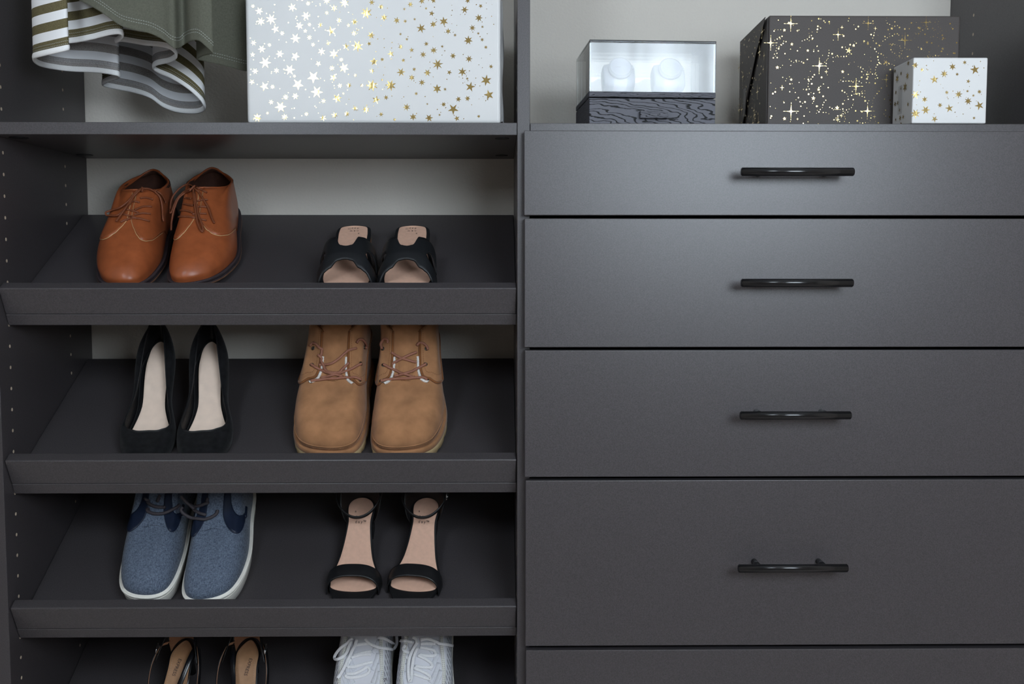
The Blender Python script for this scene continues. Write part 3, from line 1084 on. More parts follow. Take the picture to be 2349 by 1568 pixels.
laces(OX_R, c, [[(1260, 540), (1330, 540), (1420, 555), (1500, 575)], [(1275, 482), (1340, 490), (1380, 505)], [(1380, 520), (1430, 512), (1500, 515)], [(1300, 425), (1350, 435), (1385, 440)], [(1420, 455), (1460, 450), (1500, 455)], [(1310, 370), (1370, 378)], [(1420, 400), (1470, 390), (1510, 388)], [(1420, 280), (1460, 300), (1505, 325)],
                ([(1390, 285), (1330, 250), (1260, 280), (1190, 370), (1178, 460), (1176, 500), (1192, 490), (1225, 400), (1280, 330), (1370, 300)], 3.5), ([(1370, 310), (1270, 350), (1220, 440), (1192, 560), (1185, 660)], 2.5),
                ([(1395, 300), (1400, 400), (1410, 520), (1430, 620), (1465, 690), (1470, 640), (1440, 560), (1415, 470), (1405, 330)], 4), ([(1400, 290), (1450, 350), (1510, 460), (1545, 550), (1570, 605)], 3.5), ([(1370, 320), (1395, 290), (1420, 265)], 5)], COGNAC_LACE)

# ------------------------------------------------------------------ black slide sandals
BLACKLEATHER = leather('black_leather', (0.010, 0.011, 0.013), 0.5, 0.2)
BLACKSATIN = leather('black_smooth_leather', (0.010, 0.010, 0.011), 0.38, 0.2)
BLACKSUEDE = mat('black_suede', (0.007, 0.007, 0.008), 0.9, spec=0.15, noise=(120, 0.5), bump=(600, 0.3, 0.5), sheen=0.08)
NUDE = mat('nude_insole', (0.74, 0.46, 0.34), 0.55, spec=0.4, noise=(150, 0.05), bump=(800, 0.08, 0.3))
WOODHEEL = mat('stacked_wood_heel', (0.24, 0.11, 0.055), 0.5, noise=(60, 0.25))
PRINT = mat('dark_print', (0.03, 0.02, 0.02), 0.6, noise=(100, 0.1))


def mirror_ctrl(right, toe, heel):
    """control outline from the +x side points and their -x partners: right = [(x+, x-, v), ...]"""
    return [(toe[0], toe[1], 0)] + [(a, v, 0) for a, b, v in right] + [(heel[0], heel[1], 0)] + [(b, v, 0) for a, b, v in right[::-1]]


def arch_strap(v0, v1, g0, g1, hw, w0, h, th=2.4, na=61, nf=7, nb=7, pw=0.75):
    """band arching over the foot; v0..v1 edge curves over a in [-1,1]; g0..g1 = slot (equal = no slot)"""
    A = np.linspace(-1, 1, na)
    bm = bmesh.new()

    def P(a, v, out):
        th_ = a * math.pi / 2
        sx = math.copysign(abs(math.sin(th_)) ** pw, a)
        return Vector((hw(v) * sx * (1 + out / 50), v, w0(v) + (h(v) + out) * max(0, math.cos(th_)) ** pw))

    def build(rows, open0=None, open1=None):
        cols = []
        for i, a in enumerate(A):
            r = rows[i]
            if r is None:
                cols.append(None)
                continue
            cols.append(([bm.verts.new(P(a, v, 0)) for v in r], [bm.verts.new(P(a, v, -th)) for v in r]))
        m = len([r for r in rows if r is not None][0])
        for i in range(na - 1):
            if cols[i] is None or cols[i + 1] is None:
                continue
            (o1, n1), (o2, n2) = cols[i], cols[i + 1]
            for j in range(m - 1):
                bm.faces.new((o1[j], o2[j], o2[j + 1], o1[j + 1]))
                bm.faces.new((n1[j + 1], n2[j + 1], n2[j], n1[j]))
            if open0 is None or open0[i] or open0[i + 1]:
                bm.faces.new((n1[0], n2[0], o2[0], o1[0]))
            if open1 is None or open1[i] or open1[i + 1]:
                bm.faces.new((o1[-1], o2[-1], n2[-1], n1[-1]))
        for c, rev in ((cols[0], False), (cols[-1], True)):
            if c:
                for j in range(m - 1):
                    q = (c[0][j], c[0][j + 1], c[1][j + 1], c[1][j])
                    bm.faces.new(q[::-1] if rev else q)
    if g0 is None:
        build([[v0(a) + (v1(a) - v0(a)) * s for s in np.linspace(0, 1, nf + nb)] for a in A])
    else:
        slot = [abs(g1(a) - g0(a)) > 0.2 for a in A]
        build([[v0(a) + (g0(a) - v0(a)) * s for s in np.linspace(0, 1, nf)] for a in A], None, slot)
        build([[g1(a) + (v1(a) - g1(a)) * s for s in np.linspace(0, 1, nb)] for a in A], slot, None)
        bmesh.ops.remove_doubles(bm, verts=bm.verts[:], dist=0.05)
    return bm


def sym(pts):
    """smooth even function of a through (|a|, value)"""
    xs, ys = zip(*pts)
    xs, ys = np.array(xs, float), np.array(ys, float)
    q = np.vstack([2 * np.c_[xs, ys][0] - np.c_[xs, ys][1], np.c_[xs, ys], 2 * np.c_[xs, ys][-1] - np.c_[xs, ys][-2]])

    def f(a):
        a = abs(a)
        k = int(np.clip(np.searchsorted(xs, a, 'right') - 1, 0, len(xs) - 2))
        u = (a - xs[k]) / (xs[k + 1] - xs[k])
        u = u * u * (3 - 2 * u)
        return float(ys[k] * (1 - u) + ys[k + 1] * u)
    return f


def lerp(*p):
    xs, ys = zip(*p)
    return lambda v: float(np.interp(v, xs, ys))


def insole_text(sh, lines, x, v, wf, size, rot, parent, gap=1.35, slope=None):
    """printed words lying on the insole; rot in degrees about the insole normal"""
    ms = []
    R = Matrix.Rotation(math.radians(rot), 4, 'Z')
    for i, (txt, dx) in enumerate(lines):
        me = text_mesh(txt, size, 0.02)
        me.transform(R @ Matrix.Translation((dx, -i * size * gap, 0)))
        for q in me.vertices:
            q.co = Vector((x + q.co.x, v + q.co.y, wf(v + q.co.y) + 0.25 + q.co.z))
        ms.append(me)
    return sh.add('printed_words', merge(ms), PRINT, smooth=False, parent=parent, mirror=False)


SL = mirror_ctrl([(25, -29, 7), (44, -43, 54), (39, -36, 108), (31, -29, 156), (31, -29, 202), (25, -24, 222)], (-3, 0), (0.5, 228))


def slide(label, M, s):
    sh = Shoe('slide_sandal', label, 'black slide sandals', M, s)
    base = outline(SL, 96) * [0.95, 1, 1]
    top = lerp((0, 20), (60, 17), (140, 21), (228, 27))
    sole = sh.add('sole', plate_mesh(setw(base, lambda v: top(v) - 4), setw(base, lambda v: 0.4 if v < 60 or v > 165 else 3.0), 1.0), WOODHEEL)
    sh.add('sole_rim', plate_mesh(setw(grow(base, 0.6), top), setw(grow(base, 0.6), lambda v: top(v) - 5), 1.6), BLACKLEATHER, parent=sole)
    ins = grow(base, -5)
    inso = sh.add('insole', plate_mesh(setw(ins, lambda v: top(v) + 2.2), setw(ins, lambda v: top(v) - 1), 1.0, -1.0, 8), NUDE, cast=True)
    v0 = sym([(0, 47), (.09, 45), (.26, 33), (.45, 30), (.75, 24), (1, 20)])
    v1 = sym([(0, 76), (.07, 79), (.2, 104), (.4, 108), (.75, 112), (1, 116)])
    g0 = sym([(0, 64), (.4, 64), (.47, 56), (.65, 50), (.9, 50), (1, 54)])
    g1 = sym([(0, 64), (.4, 64), (.47, 77), (.65, 83), (.9, 84), (1, 80)])
    st = sh.add('strap', arch_strap(v0, v1, g0, g1, lerp((0, 40), (50, 46), (120, 43)), lambda v: 11, lerp((20, 38), (60, 52), (120, 60)), 2.4, 81), BLACKLEATHER)
    insole_text(sh, [('a', -8), ('n e w', 0), ('d a y\u2122', 2)], 0, 197, lambda v: top(v) + 1.3, 6.5, 180, inso)
    return sh


slide('black leather slide sandal with nude insole, left of its pair', shelf_M(0, -233, 3, 0, 2.2), -1)
slide('black leather slide sandal with nude insole, right of its pair near the divider panel', shelf_M(0, -140.5, 3, 0, 1.2), 1)

# ------------------------------------------------------------------ black pumps
BEIGE = mat('beige_insole', (0.86, 0.68, 0.56), 0.42, spec=0.45, noise=(60, 0.05), bump=(700, 0.06, 0.3))
PU = [
    [(-3, 0, 5), (22, 14, 4), (41, 72, 3), (30, 132, 24), (26, 200, 70), (0, 243, 82), (-25, 200, 70), (-25, 132, 24), (-39, 70, 3), (-25, 12, 4)],
    [(-3, 1, 15), (23, 14, 16), (44, 72, 19), (33, 132, 42), (30, 202, 88), (0, 254, 98), (-29, 202, 88), (-29, 132, 42), (-42, 70, 19), (-26, 12, 16)],
    [(-3, 18, 26), (19, 28, 28), (41, 74, 31), (31, 134, 54), (25, 206, 108), (0, 254, 116), (-25, 206, 108), (-28, 134, 54), (-39, 72, 31), (-23, 26, 28)],
    [(-2, 66, 32), (19, 67, 33), (36, 84, 36), (25, 138, 61), (13, 214, 122), (0, 244, 137), (-13, 214, 122), (-23, 138, 61), (-35, 82, 36), (-22, 66, 33)],
]


def heel_w(*p):
    xs, ys = zip(*p)
    q = np.array(p, float)

    def f(v):
        k = int(np.clip(np.searchsorted(q[:, 0], v, 'right') - 1, 0, len(q) - 2))
        u = min(1, max(0, (v - q[k, 0]) / (q[k + 1, 0] - q[k, 0])))
        m = lambda i: 0 if i in (0,) else (q[min(i + 1, len(q) - 1), 1] - q[i - 1, 1]) / (q[min(i + 1, len(q) - 1), 0] - q[i - 1, 0])
        h = q[k + 1, 0] - q[k, 0]
        return float((2 * u ** 3 - 3 * u ** 2 + 1) * q[k, 1] + (u ** 3 - 2 * u ** 2 + u) * h * m(k) + (-2 * u ** 3 + 3 * u ** 2) * q[k + 1, 1] + (u ** 3 - u ** 2) * h * m(k + 1))
    return f


def pump(label, M, s):
    sh = Shoe('pump_shoe', label, 'black pumps', M, s)
    L = Loft(PU)
    base = L.S(np.linspace(0, 10, 96, endpoint=False), 0.0)
    dw = np.array([0, 0, 1.0])
    sh.add('outsole', plate_mesh(base + dw * 0.5, np.maximum(base - dw * 2.2, [-999, -999, 0.5]), 0.8), BLACKSATIN)
    sh.add('upper', L.shell(110, 32, 0, 1.4), BLACKSUEDE, cast=True)
    sh.add('lining', L.shell(90, 20, -1.5, 0.8, 0.2, 2.95), BLACKSATIN)
    ins = np.array([(x * (0.94 - 0.22 * min(1, max(0, (v - 75) / 60)) + 0.45 * min(1, max(0, (v - 205) / 36)) ** 1.5), 4 + v * 0.965, 0) for x, v, w in grow(base, -2.5)])
    f = heel_w((0, 9), (80, 8), (132, 30), (170, 57), (205, 79), (243, 91))
    ins = setw(ins, f)
    sh.add('insole', plate_mesh(ins + dw * 2.0, ins - dw * 2, 0.5, -0.6, 10), BEIGE)
    P = L.S(np.linspace(0, 10, 120, endpoint=False), 3.0)
    sh.add('topline_binding', tube_mesh(P, 0.9, 6, True), BLACKSATIN)
    # slim heel under the seat
    G = []
    for k, (w, y, hx, hy) in enumerate(((80, 216, 23, 26), (66, 222, 17, 20), (45, 229, 9, 11), (20, 231, 6, 7), (1.5, 231, 5.5, 6))):
        G.append([(hx * math.cos(a), y + hy * math.sin(a), w + (0.45 * hy * math.sin(a) if k < 2 else 0)) for a in np.linspace(0, 2 * math.pi, 20, endpoint=False)])
    hb = bmesh.new()
    hb.from_mesh(grid_mesh(np.array(G), closed_v=True, flip=True))
    bmesh.ops.holes_fill(hb, edges=[e for e in hb.edges if e.is_boundary])
    sh.add('heel', hb, BLACKSUEDE)
    return sh


pump('black suede high heeled pump, left of its pair', shelf_M(1, -547.5, 6, 0, 4.5), -1)
pump('black suede high heeled pump, right of its pair', shelf_M(1, -458.5, 6, 0, 5.5), 1)

# ------------------------------------------------------------------ tan suede boots
def suede(name, col, amt=0.28):
    m = mat(name, col, 0.95, spec=0.12, noise=(38, amt), bump=(900, 0.35, 0.5), sheen=0.15)
    return m


TAN = suede('chestnut_suede', (0.37, 0.18, 0.085), 0.2)
TANDARK = suede('chestnut_suede_trim', (0.22, 0.085, 0.03), 0.2)
CREPE = mat('crepe_sole', (0.50, 0.36, 0.19), 0.7, noise=(70, 0.15), bump=(200, 0.25, 0.8))
SHEARLING = mat('white_shearling', (0.74, 0.70, 0.66), 1.0, spec=0.05, noise=(400, 0.15), bump=(500, 0.9, 1.5))
TANLACE = mat('dusty_brown_lace', (0.30, 0.125, 0.08), 0.7, noise=(900, 0.2), bump=(1500, 0.4, 0.4))
EYELET = mat('bronze_eyelet', (0.12, 0.10, 0.08), 0.35, metal=0.8, noise=(90, 0.1))
TB = [
    [(-6, 6, 23), (38, 24, 21), (57, 95, 20), (49, 185, 22), (41, 262, 25), (0, 290, 25), (-38, 262, 25), (-42, 185, 22), (-53, 95, 20), (-46, 20, 21)],
    [(-6, 4, 40), (39, 24, 41), (58, 95, 45), (51, 185, 52), (43, 262, 56), (0, 294, 56), (-40, 262, 56), (-44, 185, 52), (-54, 95, 45), (-47, 20, 41)],
    [(-5, 18, 57), (31, 36, 59), (53, 98, 66), (49, 185, 82), (42, 262, 88), (0, 294, 88), (-39, 262, 88), (-44, 185, 82), (-49, 98, 66), (-39, 33, 59)],
    [(-4, 60, 70), (19, 70, 73), (44, 110, 84), (47, 185, 106), (42, 260, 112), (0, 292, 112), (-39, 260, 112), (-42, 185, 106), (-42, 108, 84), (-27, 68, 73)],
    [(-2, 116, 85), (13, 121, 89), (34, 150, 102), (45, 195, 126), (42, 250, 136), (0, 288, 136), (-40, 250, 136), (-41, 195, 126), (-35, 150, 102), (-17, 121, 89)],
    [(0, 172, 132), (15, 175, 134), (32, 190, 142), (43, 215, 150), (42, 250, 154), (0, 284, 156), (-40, 250, 154), (-40, 215, 150), (-32, 190, 142), (-16, 175, 134)],
]


def fluff(P, r, seed, n=7):
    """lumpy fleece roll"""
    rg = np.random.RandomState(seed)
    P = np.asarray(P, float)
    T, N, B = frames(P)
    a = np.linspace(0, 2 * math.pi, n, endpoint=False)
    rr = r * (0.75 + 0.5 * rg.rand(len(P), n))
    G = P[:, None] + rr[..., None] * (np.cos(a)[None, :, None] * N[:, None] + np.sin(a)[None, :, None] * B[:, None])
    return grid_mesh(G, closed_v=True, flip=True)


def tan_boot(label, M, s):
    sh = Shoe('suede_boot', label, 'tan suede boots', M, s)
    L = Loft(TB)
    base = L.S(np.linspace(0, 10, 96, endpoint=False), 0.0)
    so = grow(base, 5)
    so_up = lerp((0, 19), (60, 16), (300, 20))
    # lugged edge of the crepe sole
    lug = so.copy()
    for i in range(len(lug)):
        if i % 4 == 0:
            lug[i] = grow(so, -1.4)[i]
    sole = sh.add('sole', plate_mesh(setw(so, so_up), setw(lug, lerp((0, 6), (40, 0.6), (300, 0.6))), 2.5), CREPE)
    sh.add('rand', plate_mesh(setw(grow(base, 4), lambda v: so_up(v) + 8), setw(grow(base, 5.5), lambda v: so_up(v) - 1), 2.5), TAN, parent=sole, cast=True)
    sh.add('upper', L.shell(110, 44, 0, 2.2), TAN, cast=True)
    sh.add('lining', L.shell(90, 20, -2.3, 4.0, 3.0, 5.0), SHEARLING)
    ins = grow(base, -6)
    sh.add('insole', plate_mesh(setw(ins, lambda v: 32), setw(ins, lambda v: 24), 0.5), SHEARLING)
    P = L.line([(8.0, .78), (8.6, .74), (9.3, .72), (10, .70), (10.7, .72), (11.4, .74), (12.0, .78)], 90, 0.3)
    sh.add('toe_seam', tube_mesh(P, 0.9, 6), TAN)
    sh.add('stitching', stitch_bm(P + np.array([0, -0.6, -3.4]), 2.6, 1.3, 0.45), TANDARK)
    flaps = []
    for side, pts in ((1, [(1.95, 2.38), (2.2, 2.28), (2.6, 2.12), (3.0, 1.95), (3.35, 1.8), (3.55, 1.62), (3.7, 1.5), (4.0, 1.4), (4.5, 1.36), (5, 1.36)]), (-1, [(1.95, 7.62), (2.2, 7.72), (2.6, 7.88), (3.0, 8.05), (3.35, 8.2), (3.55, 8.38), (3.7, 8.5), (4.0, 8.6), (4.5, 8.64), (5, 8.64)])):
        g = fn(pts)
        if side > 0:
            me = L.patch(g, lambda r: 5.0, 1.95, 5, 2.6, 2.4, 30, 36)
        else:
            me = L.patch(lambda r: 5.0, g, 1.95, 5, 2.6, 2.4, 30, 36)
        fl = sh.add('lace_flap', me, TAN, cast=True)
        rs = np.linspace(2.0, 4.98, 70)
        T = np.array([g(x) for x in rs])
        sh.add('edge_binding', tube_mesh(L.S(T, rs) + L.N_(T, rs) * 2.0, 2.0, 8), TANDARK, parent=fl)
        T2 = T + side * 0.22
        sh.add('stitching', stitch_bm(L.S(T2, rs) + L.N_(T2, rs) * 2.8, 2.2, 1.3, 0.35), TANDARK, parent=fl)
        # bottom strip of the flap running to the heel
        tt = np.linspace(2.38, 4.4, 40) if side > 0 else np.linspace(7.62, 5.6, 40)
        sh.add('bottom_binding', tube_mesh(L.S(tt, 2.0) + L.N_(tt, 2.0) * 2.2, 2.6, 8), TANDARK, parent=fl)
        rs = np.linspace(3.3, 4.4, 60)
        T = np.array([g(x) for x in rs]) - side * 0.13
        fz = sh.add('shearling_trim', fluff(L.S(T, rs) + L.N_(T, rs) * 0.3, 2.3, 5 + side), SHEARLING, parent=fl)
    sh.add('collar_binding', tube_mesh(L.S(np.linspace(0, 10, 100, endpoint=False), 5.0), 2.2, 8, True), TANDARK)
    # tongue
    tg = []
    for v, w, h in ((110, 84, 12), (138, 104, 20), (166, 131, 25), (178, 142, 27), (184, 147, 24)):
        tg.append([(x * h - 1, v + abs(x) * 4 - 1.2, w + 2.6 - 8 * x * x) for x in np.linspace(-1, 1, 11)])
    T = np.array(tg)
    T = np.stack([cr_open(T[:, i], 20) for i in range(11)], 1)
    tongue = sh.add('tongue', grid_mesh(np.concatenate([T, (T + np.array([0, 2.6, -2.6]))[:, ::-1]], 1), closed_v=True), TAN, cast=True)
    rim = T[-1]
    sh.add('tongue_binding', tube_mesh(np.vstack([T[8:, 0], rim, T[8:, -1][::-1]]), 1.8, 8), TANDARK, parent=tongue)
    return sh


TB_L = tan_boot('tan suede lace-up boot with white fleece trim, left of its pair', shelf_M(1, -271, 22, 0, -2.0), -1)
TB_R = tan_boot('tan suede lace-up boot with white fleece trim, right of its pair', shelf_M(1, -143, 22, 0, 2.0), 1)
c = crop(640, 730, 4.752)
EYE_L = [(348, 690), (357, 505), (372, 325), (880, 668), (892, 492), (928, 315)]
EYE_R = [(1115, 682), (1138, 510), (1132, 330), (1612, 670), (1597, 500), (1605, 330)]


def eyelets(sh, c, pts, r, material, name='eyelet'):
    for p in c(pts):
        h, od = sh.hit(p[0], p[1], 0.3)
        if h is None:
            continue
        h2, _ = sh.hit(p[0], p[1], 2.3)
        nrm = (h2 - h).normalized()
        a1 = nrm.orthogonal().normalized()
        a2 = nrm.cross(a1)
        P = np.array([tuple(h + (a1 * math.cos(t) + a2 * math.sin(t)) * r) for t in np.linspace(0, 2 * math.pi, 14, endpoint=False)])
        b = merge([tube_mesh(P, 0.9, 6, True)])
        f = [b.verts.new(Vector(q)) for q in P]
        b.faces.new(f)
        sh.add(name, b, material, mirror=False)


eyelets(TB_L, c, EYE_L, 2.6, EYELET)
eyelets(TB_R, c, EYE_R, 2.6, EYELET)
laces(TB_L, c, [([(345, 690), (440, 680), (570, 660), (720, 655), (820, 650), (880, 672)], 3.0), ([(350, 510), (420, 550), (520, 590), (640, 625), (700, 640)], 3.4), ([(890, 500), (820, 545), (700, 590), (560, 630), (460, 655)], 2.6),
                ([(440, 400), (480, 490), (530, 575), (600, 600), (670, 580), (760, 490)], 4.0), ([(440, 510), (560, 500), (640, 450), (740, 360), (840, 325)], 2.2),
                ([(350, 300), (390, 270), (440, 310), (475, 370), (465, 410)], 3.0), ([(840, 270), (860, 235), (900, 235), (935, 290), (930, 325)], 3.0)], TANLACE, 2.1)
laces(TB_R, c, [([(1115, 685), (1200, 675), (1350, 660), (1500, 655), (1580, 655), (1618, 680)], 3.0), ([(1135, 510), (1220, 550), (1330, 595), (1440, 640), (1480, 650)], 3.4), ([(1600, 505), (1500, 555), (1380, 605), (1260, 640)], 3.6),
                ([(1230, 375), (1330, 430), (1440, 470), (1490, 480)], 2.4), ([(1230, 500), (1320, 455), (1420, 400), (1495, 370)], 2.6),
                ([(1135, 335), (1125, 280), (1160, 225), (1195, 240), (1190, 270)], 3.0), ([(1495, 300), (1520, 270), (1570, 275), (1610, 320), (1610, 345)], 3.0)], TANLACE, 2.1)

# ------------------------------------------------------------------ blue canvas shoes
def chambray(name):
    m = mat(name, (0.10, 0.145, 0.23), 0.9, spec=0.2, sheen=0.15)
    n, l = nodes_of(m)
    b = n['Principled BSDF']
    tc = n.new('ShaderNodeTexCoord')
    outs = []
    for sc in ((1700, 260, 260), (260, 1700, 900)):
        mp = n.new('ShaderNodeMapping')
        mp.inputs['Scale'].default_value = sc
        l.new(tc.outputs['Object'], mp.inputs['Vector'])
        t = n.new('ShaderNodeTexNoise')
        t.inputs['Scale'].default_value = 1.0
        t.inputs['Detail'].default_value = 2
        l.new(mp.outputs[0], t.inputs['Vector'])
        outs.append(t)
    ad = n.new('ShaderNodeMath')
    ad.operation = 'ADD'
    l.new(outs[0].outputs['Fac'], ad.inputs[0])
    l.new(outs[1].outputs['Fac'], ad.inputs[1])
    cr = n.new('ShaderNodeValToRGB')
    cr.color_ramp.elements[0].position = 0.38
    cr.color_ramp.elements[0].color = (0.042, 0.057, 0.088, 1)
    cr.color_ramp.elements[1].position = 0.62
    cr.color_ramp.elements[1].color = (0.165, 0.205, 0.275, 1)
    mu = n.new('ShaderNodeMath')
    mu.operation = 'MULTIPLY'
    mu.inputs[1].default_value = 0.5
    l.new(ad.outputs[0], mu.inputs[0])
    l.new(mu.outputs[0], cr.inputs[0])
    l.new(cr.outputs[0], b.inputs['Base Color'])
    bp = n.new('ShaderNodeBump')
    bp.inputs['Strength'].default_value = 0.35
    bp.inputs['Distance'].default_value = 0.0004
    l.new(mu.outputs[0], bp.inputs['Height'])
    l.new(bp.outputs[0], b.inputs['Normal'])
    return m


CHAMBRAY = chambray('blue_chambray')
NAVY = leather('navy_leather', (0.010, 0.016, 0.035), 0.35, 0.2)
OFFWHITE = mat('off_white_rubber', (0.88, 0.85, 0.78), 0.5, noise=(60, 0.04))
GREYLACE = mat('dark_grey_lace', (0.045, 0.038, 0.045), 0.7, noise=(700, 0.2), bump=(1500, 0.4, 0.4))
BS = [
    [(-8, 4, 25), (33, 24, 23), (51, 95, 22), (45, 185, 24), (38, 262, 26), (0, 290, 26), (-35, 262, 26), (-38, 185, 24), (-48, 95, 22), (-42, 20, 23)],
    [(-8, 5, 38), (33, 25, 39), (51, 95, 42), (46, 185, 50), (39, 262, 56), (0, 292, 56), (-36, 262, 56), (-39, 185, 50), (-48, 95, 42), (-42, 21, 39)],
    [(-7, 20, 52), (26, 38, 54), (46, 98, 60), (44, 185, 76), (38, 262, 84), (0, 292, 84), (-35, 262, 84), (-38, 185, 76), (-43, 98, 60), (-34, 35, 54)],
    [(-5, 58, 64), (17, 70, 66), (37, 112, 77), (42, 185, 97), (38, 260, 104), (0, 290, 104), (-35, 260, 104), (-37, 185, 97), (-35, 110, 77), (-25, 68, 66)],
    [(-3, 112, 79), (11, 119, 82), (29, 150, 95), (39, 195, 115), (38, 250, 122), (0, 286, 122), (-36, 250, 122), (-36, 195, 115), (-30, 150, 95), (-16, 119, 82)],
    [(0, 165, 112), (14, 170, 114), (28, 188, 124), (38, 215, 132), (38, 250, 134), (0, 282, 136), (-36, 250, 134), (-35, 215, 132), (-28, 188, 124), (-15, 170, 114)],
]


def blue_shoe(label, M, s):
    sh = Shoe('canvas_shoe', label, 'blue canvas shoes', M, s)
    L = Loft(np.array(BS) * [0.91, 1, 1])
    base = L.S(np.linspace(0, 10, 110, endpoint=False), 0.0)
    so_up = lerp((0, 30), (60, 27), (300, 29))
    sole = sh.add('sole', plate_mesh(setw(grow(base, 3.2), so_up), setw(grow(base, 1.5), lerp((0, 5), (40, 0.6), (300, 0.6))), 2.0), OFFWHITE)
    # ribbed foxing tape along the top of the sole
    rib = setw(grow(base, 3.6), lambda v: so_up(v) - 3.2)
    sh.add('foxing_tape', tube_mesh(rib, 1.7, 8, True), OFFWHITE, parent=sole)
    sh.add('foxing_ribs', stitch_bm(cr_closed(setw(grow(base, 4.6), lambda v: so_up(v) - 2.4), 600), 0.9, 0.9, 0.8), OFFWHITE, parent=sole)
    sh.add('sole_groove_line', tube_mesh(setw(grow(base, 3.1), lambda v: so_up(v) - 8.5), 0.7, 6, True), OFFWHITE, parent=sole)
    sh.add('upper', L.shell(110, 44, 0, 2.0), CHAMBRAY, cast=True)
    sh.add('lining', L.shell(90, 20, -2.1, 1.2, 3.0, 5.0), GREYLACE)
    ins = grow(base, -5)
    sh.add('insole', plate_mesh(setw(ins, lambda v: 34), setw(ins, lambda v: 27), 0.5), GREYLACE)
    P = L.line([(8.75, 3.65), (9.4, 3.9), (10, 3.95), (10.6, 3.9), (11.25, 3.65)], 50, 0.2)
    sh.add('tongue_seam', stitch_bm(P, 2.0, 1.2, 0.4), NAVY)
    for side, pts in ((1, [(2.15, 2.5), (2.35, 2.22), (2.6, 2.02), (3.0, 1.8), (3.4, 1.58), (3.8, 1.36), (4.2, 1.15), (4.6, 1.08), (5, 1.1)]), (-1, [(2.15, 7.5), (2.35, 7.78), (2.6, 7.98), (3.0, 8.2), (3.4, 8.42), (3.8, 8.64), (4.2, 8.85), (4.6, 8.92), (5, 8.9)])):
        g = fn(pts)
        q = (L.patch(g, lambda r: 5.0, 2.15, 5, 1.2, 1.2, 30, 34) if side > 0 else L.patch(lambda r: 5.0, g, 2.15, 5, 1.2, 1.2, 30, 34))
        qo = sh.add('quarter', q, CHAMBRAY, cast=True)
        wd = fn([(2.15, 0.1), (2.4, 0.36), (2.8, 0.48), (3.4, 0.55), (4.2, 0.62), (5, 0.65)])
        me = (L.patch(g, lambda r: g(r) + wd(r), 2.15, 5, 2.2, 1.4, 12, 34) if side > 0 else L.patch(lambda r: g(r) - wd(r), g, 2.15, 5, 2.2, 1.4, 12, 34))
        es = sh.add('eyelet_strip', me, NAVY, cast=True, parent=qo)
        rs = np.linspace(2.2, 4.98, 70)
        T = np.array([g(x) for x in rs])
        sh.add('edge_piping', tube_mesh(L.S(T, rs) + L.N_(T, rs) * 1.4, 1.3, 8), NAVY, parent=qo)
        tt = np.linspace(2.5, 2.72, 16) if side > 0 else np.linspace(7.5, 7.28, 16)
        sh.add('side_strip', tube_mesh(L.S(tt, 2.15 - 0 * tt) + L.N_(tt, 2.15) * 1.2, 3.0, 8), NAVY, parent=qo)
    sh.add('collar_binding', tube_mesh(L.S(np.linspace(0, 10, 100, endpoint=False), 5.0), 1.8, 8, True), NAVY)
    return sh


BS_L = blue_shoe('blue chambray canvas shoe with white sole, left of its pair', shelf_M(2, -555, 18, 0, 1.0), -1)
BS_R = blue_shoe('blue chambray canvas shoe with white sole, right of its pair', shelf_M(2, -446, 10, 0, 4.5), 1)
c = crop(230, 1120, 5.6)
laces(BS_L, c, [([(600, 265), (640, 310), (730, 335), (850, 320), (950, 270), (990, 215)], 4), ([(590, 130), (640, 200), (720, 240), (830, 250)], 4), ([(760, 130), (740, 170), (770, 90)], 3)], GREYLACE, 2.6)
laces(BS_R, c, [([(1060, 235), (1035, 275), (1080, 330), (1180, 380), (1300, 405), (1420, 385), (1500, 330), (1510, 285)], 4), ([(1035, 95), (1090, 160), (1180, 240), (1270, 320), (1360, 345)], 4), ([(1390, 130), (1370, 190), (1290, 230), (1200, 235), (1150, 200)], 4)], GREYLACE, 2.6)

# ------------------------------------------------------------------ ankle strap sandals
SILVER = mat('silver_buckle', (0.75, 0.75, 0.77), 0.22, metal=1.0, noise=(80, 0.05))
AS = mirror_ctrl([(26, -28, 7), (41, -41, 48), (30, -27, 92), (22.5, -20, 140), (24, -22, 172)], (-2, 0), (1, 192))
AS_W = heel_w((0, 12), (58, 11), (100, 26), (135, 45), (160, 57), (195, 63))


def ribbon_loop(P, half, th):
    """upright closed band: P n x 3 centre line, height 2*half"""
    P = np.asarray(P, float)
    T = np.roll(P, -1, 0) - np.roll(P, 1, 0)
    nn = np.stack([T[:, 1], -T[:, 0], 0 * T[:, 0]], 1)
    nn /= np.linalg.norm(nn, axis=1)[:, None]
    dz = np.array([0, 0, 1.0])
    G = np.stack([P - dz * half, P - dz * half + nn * th, P + dz * half + nn * th, P + dz * half], 1)
    return grid_mesh(G, closed_u=True, closed_v=True)


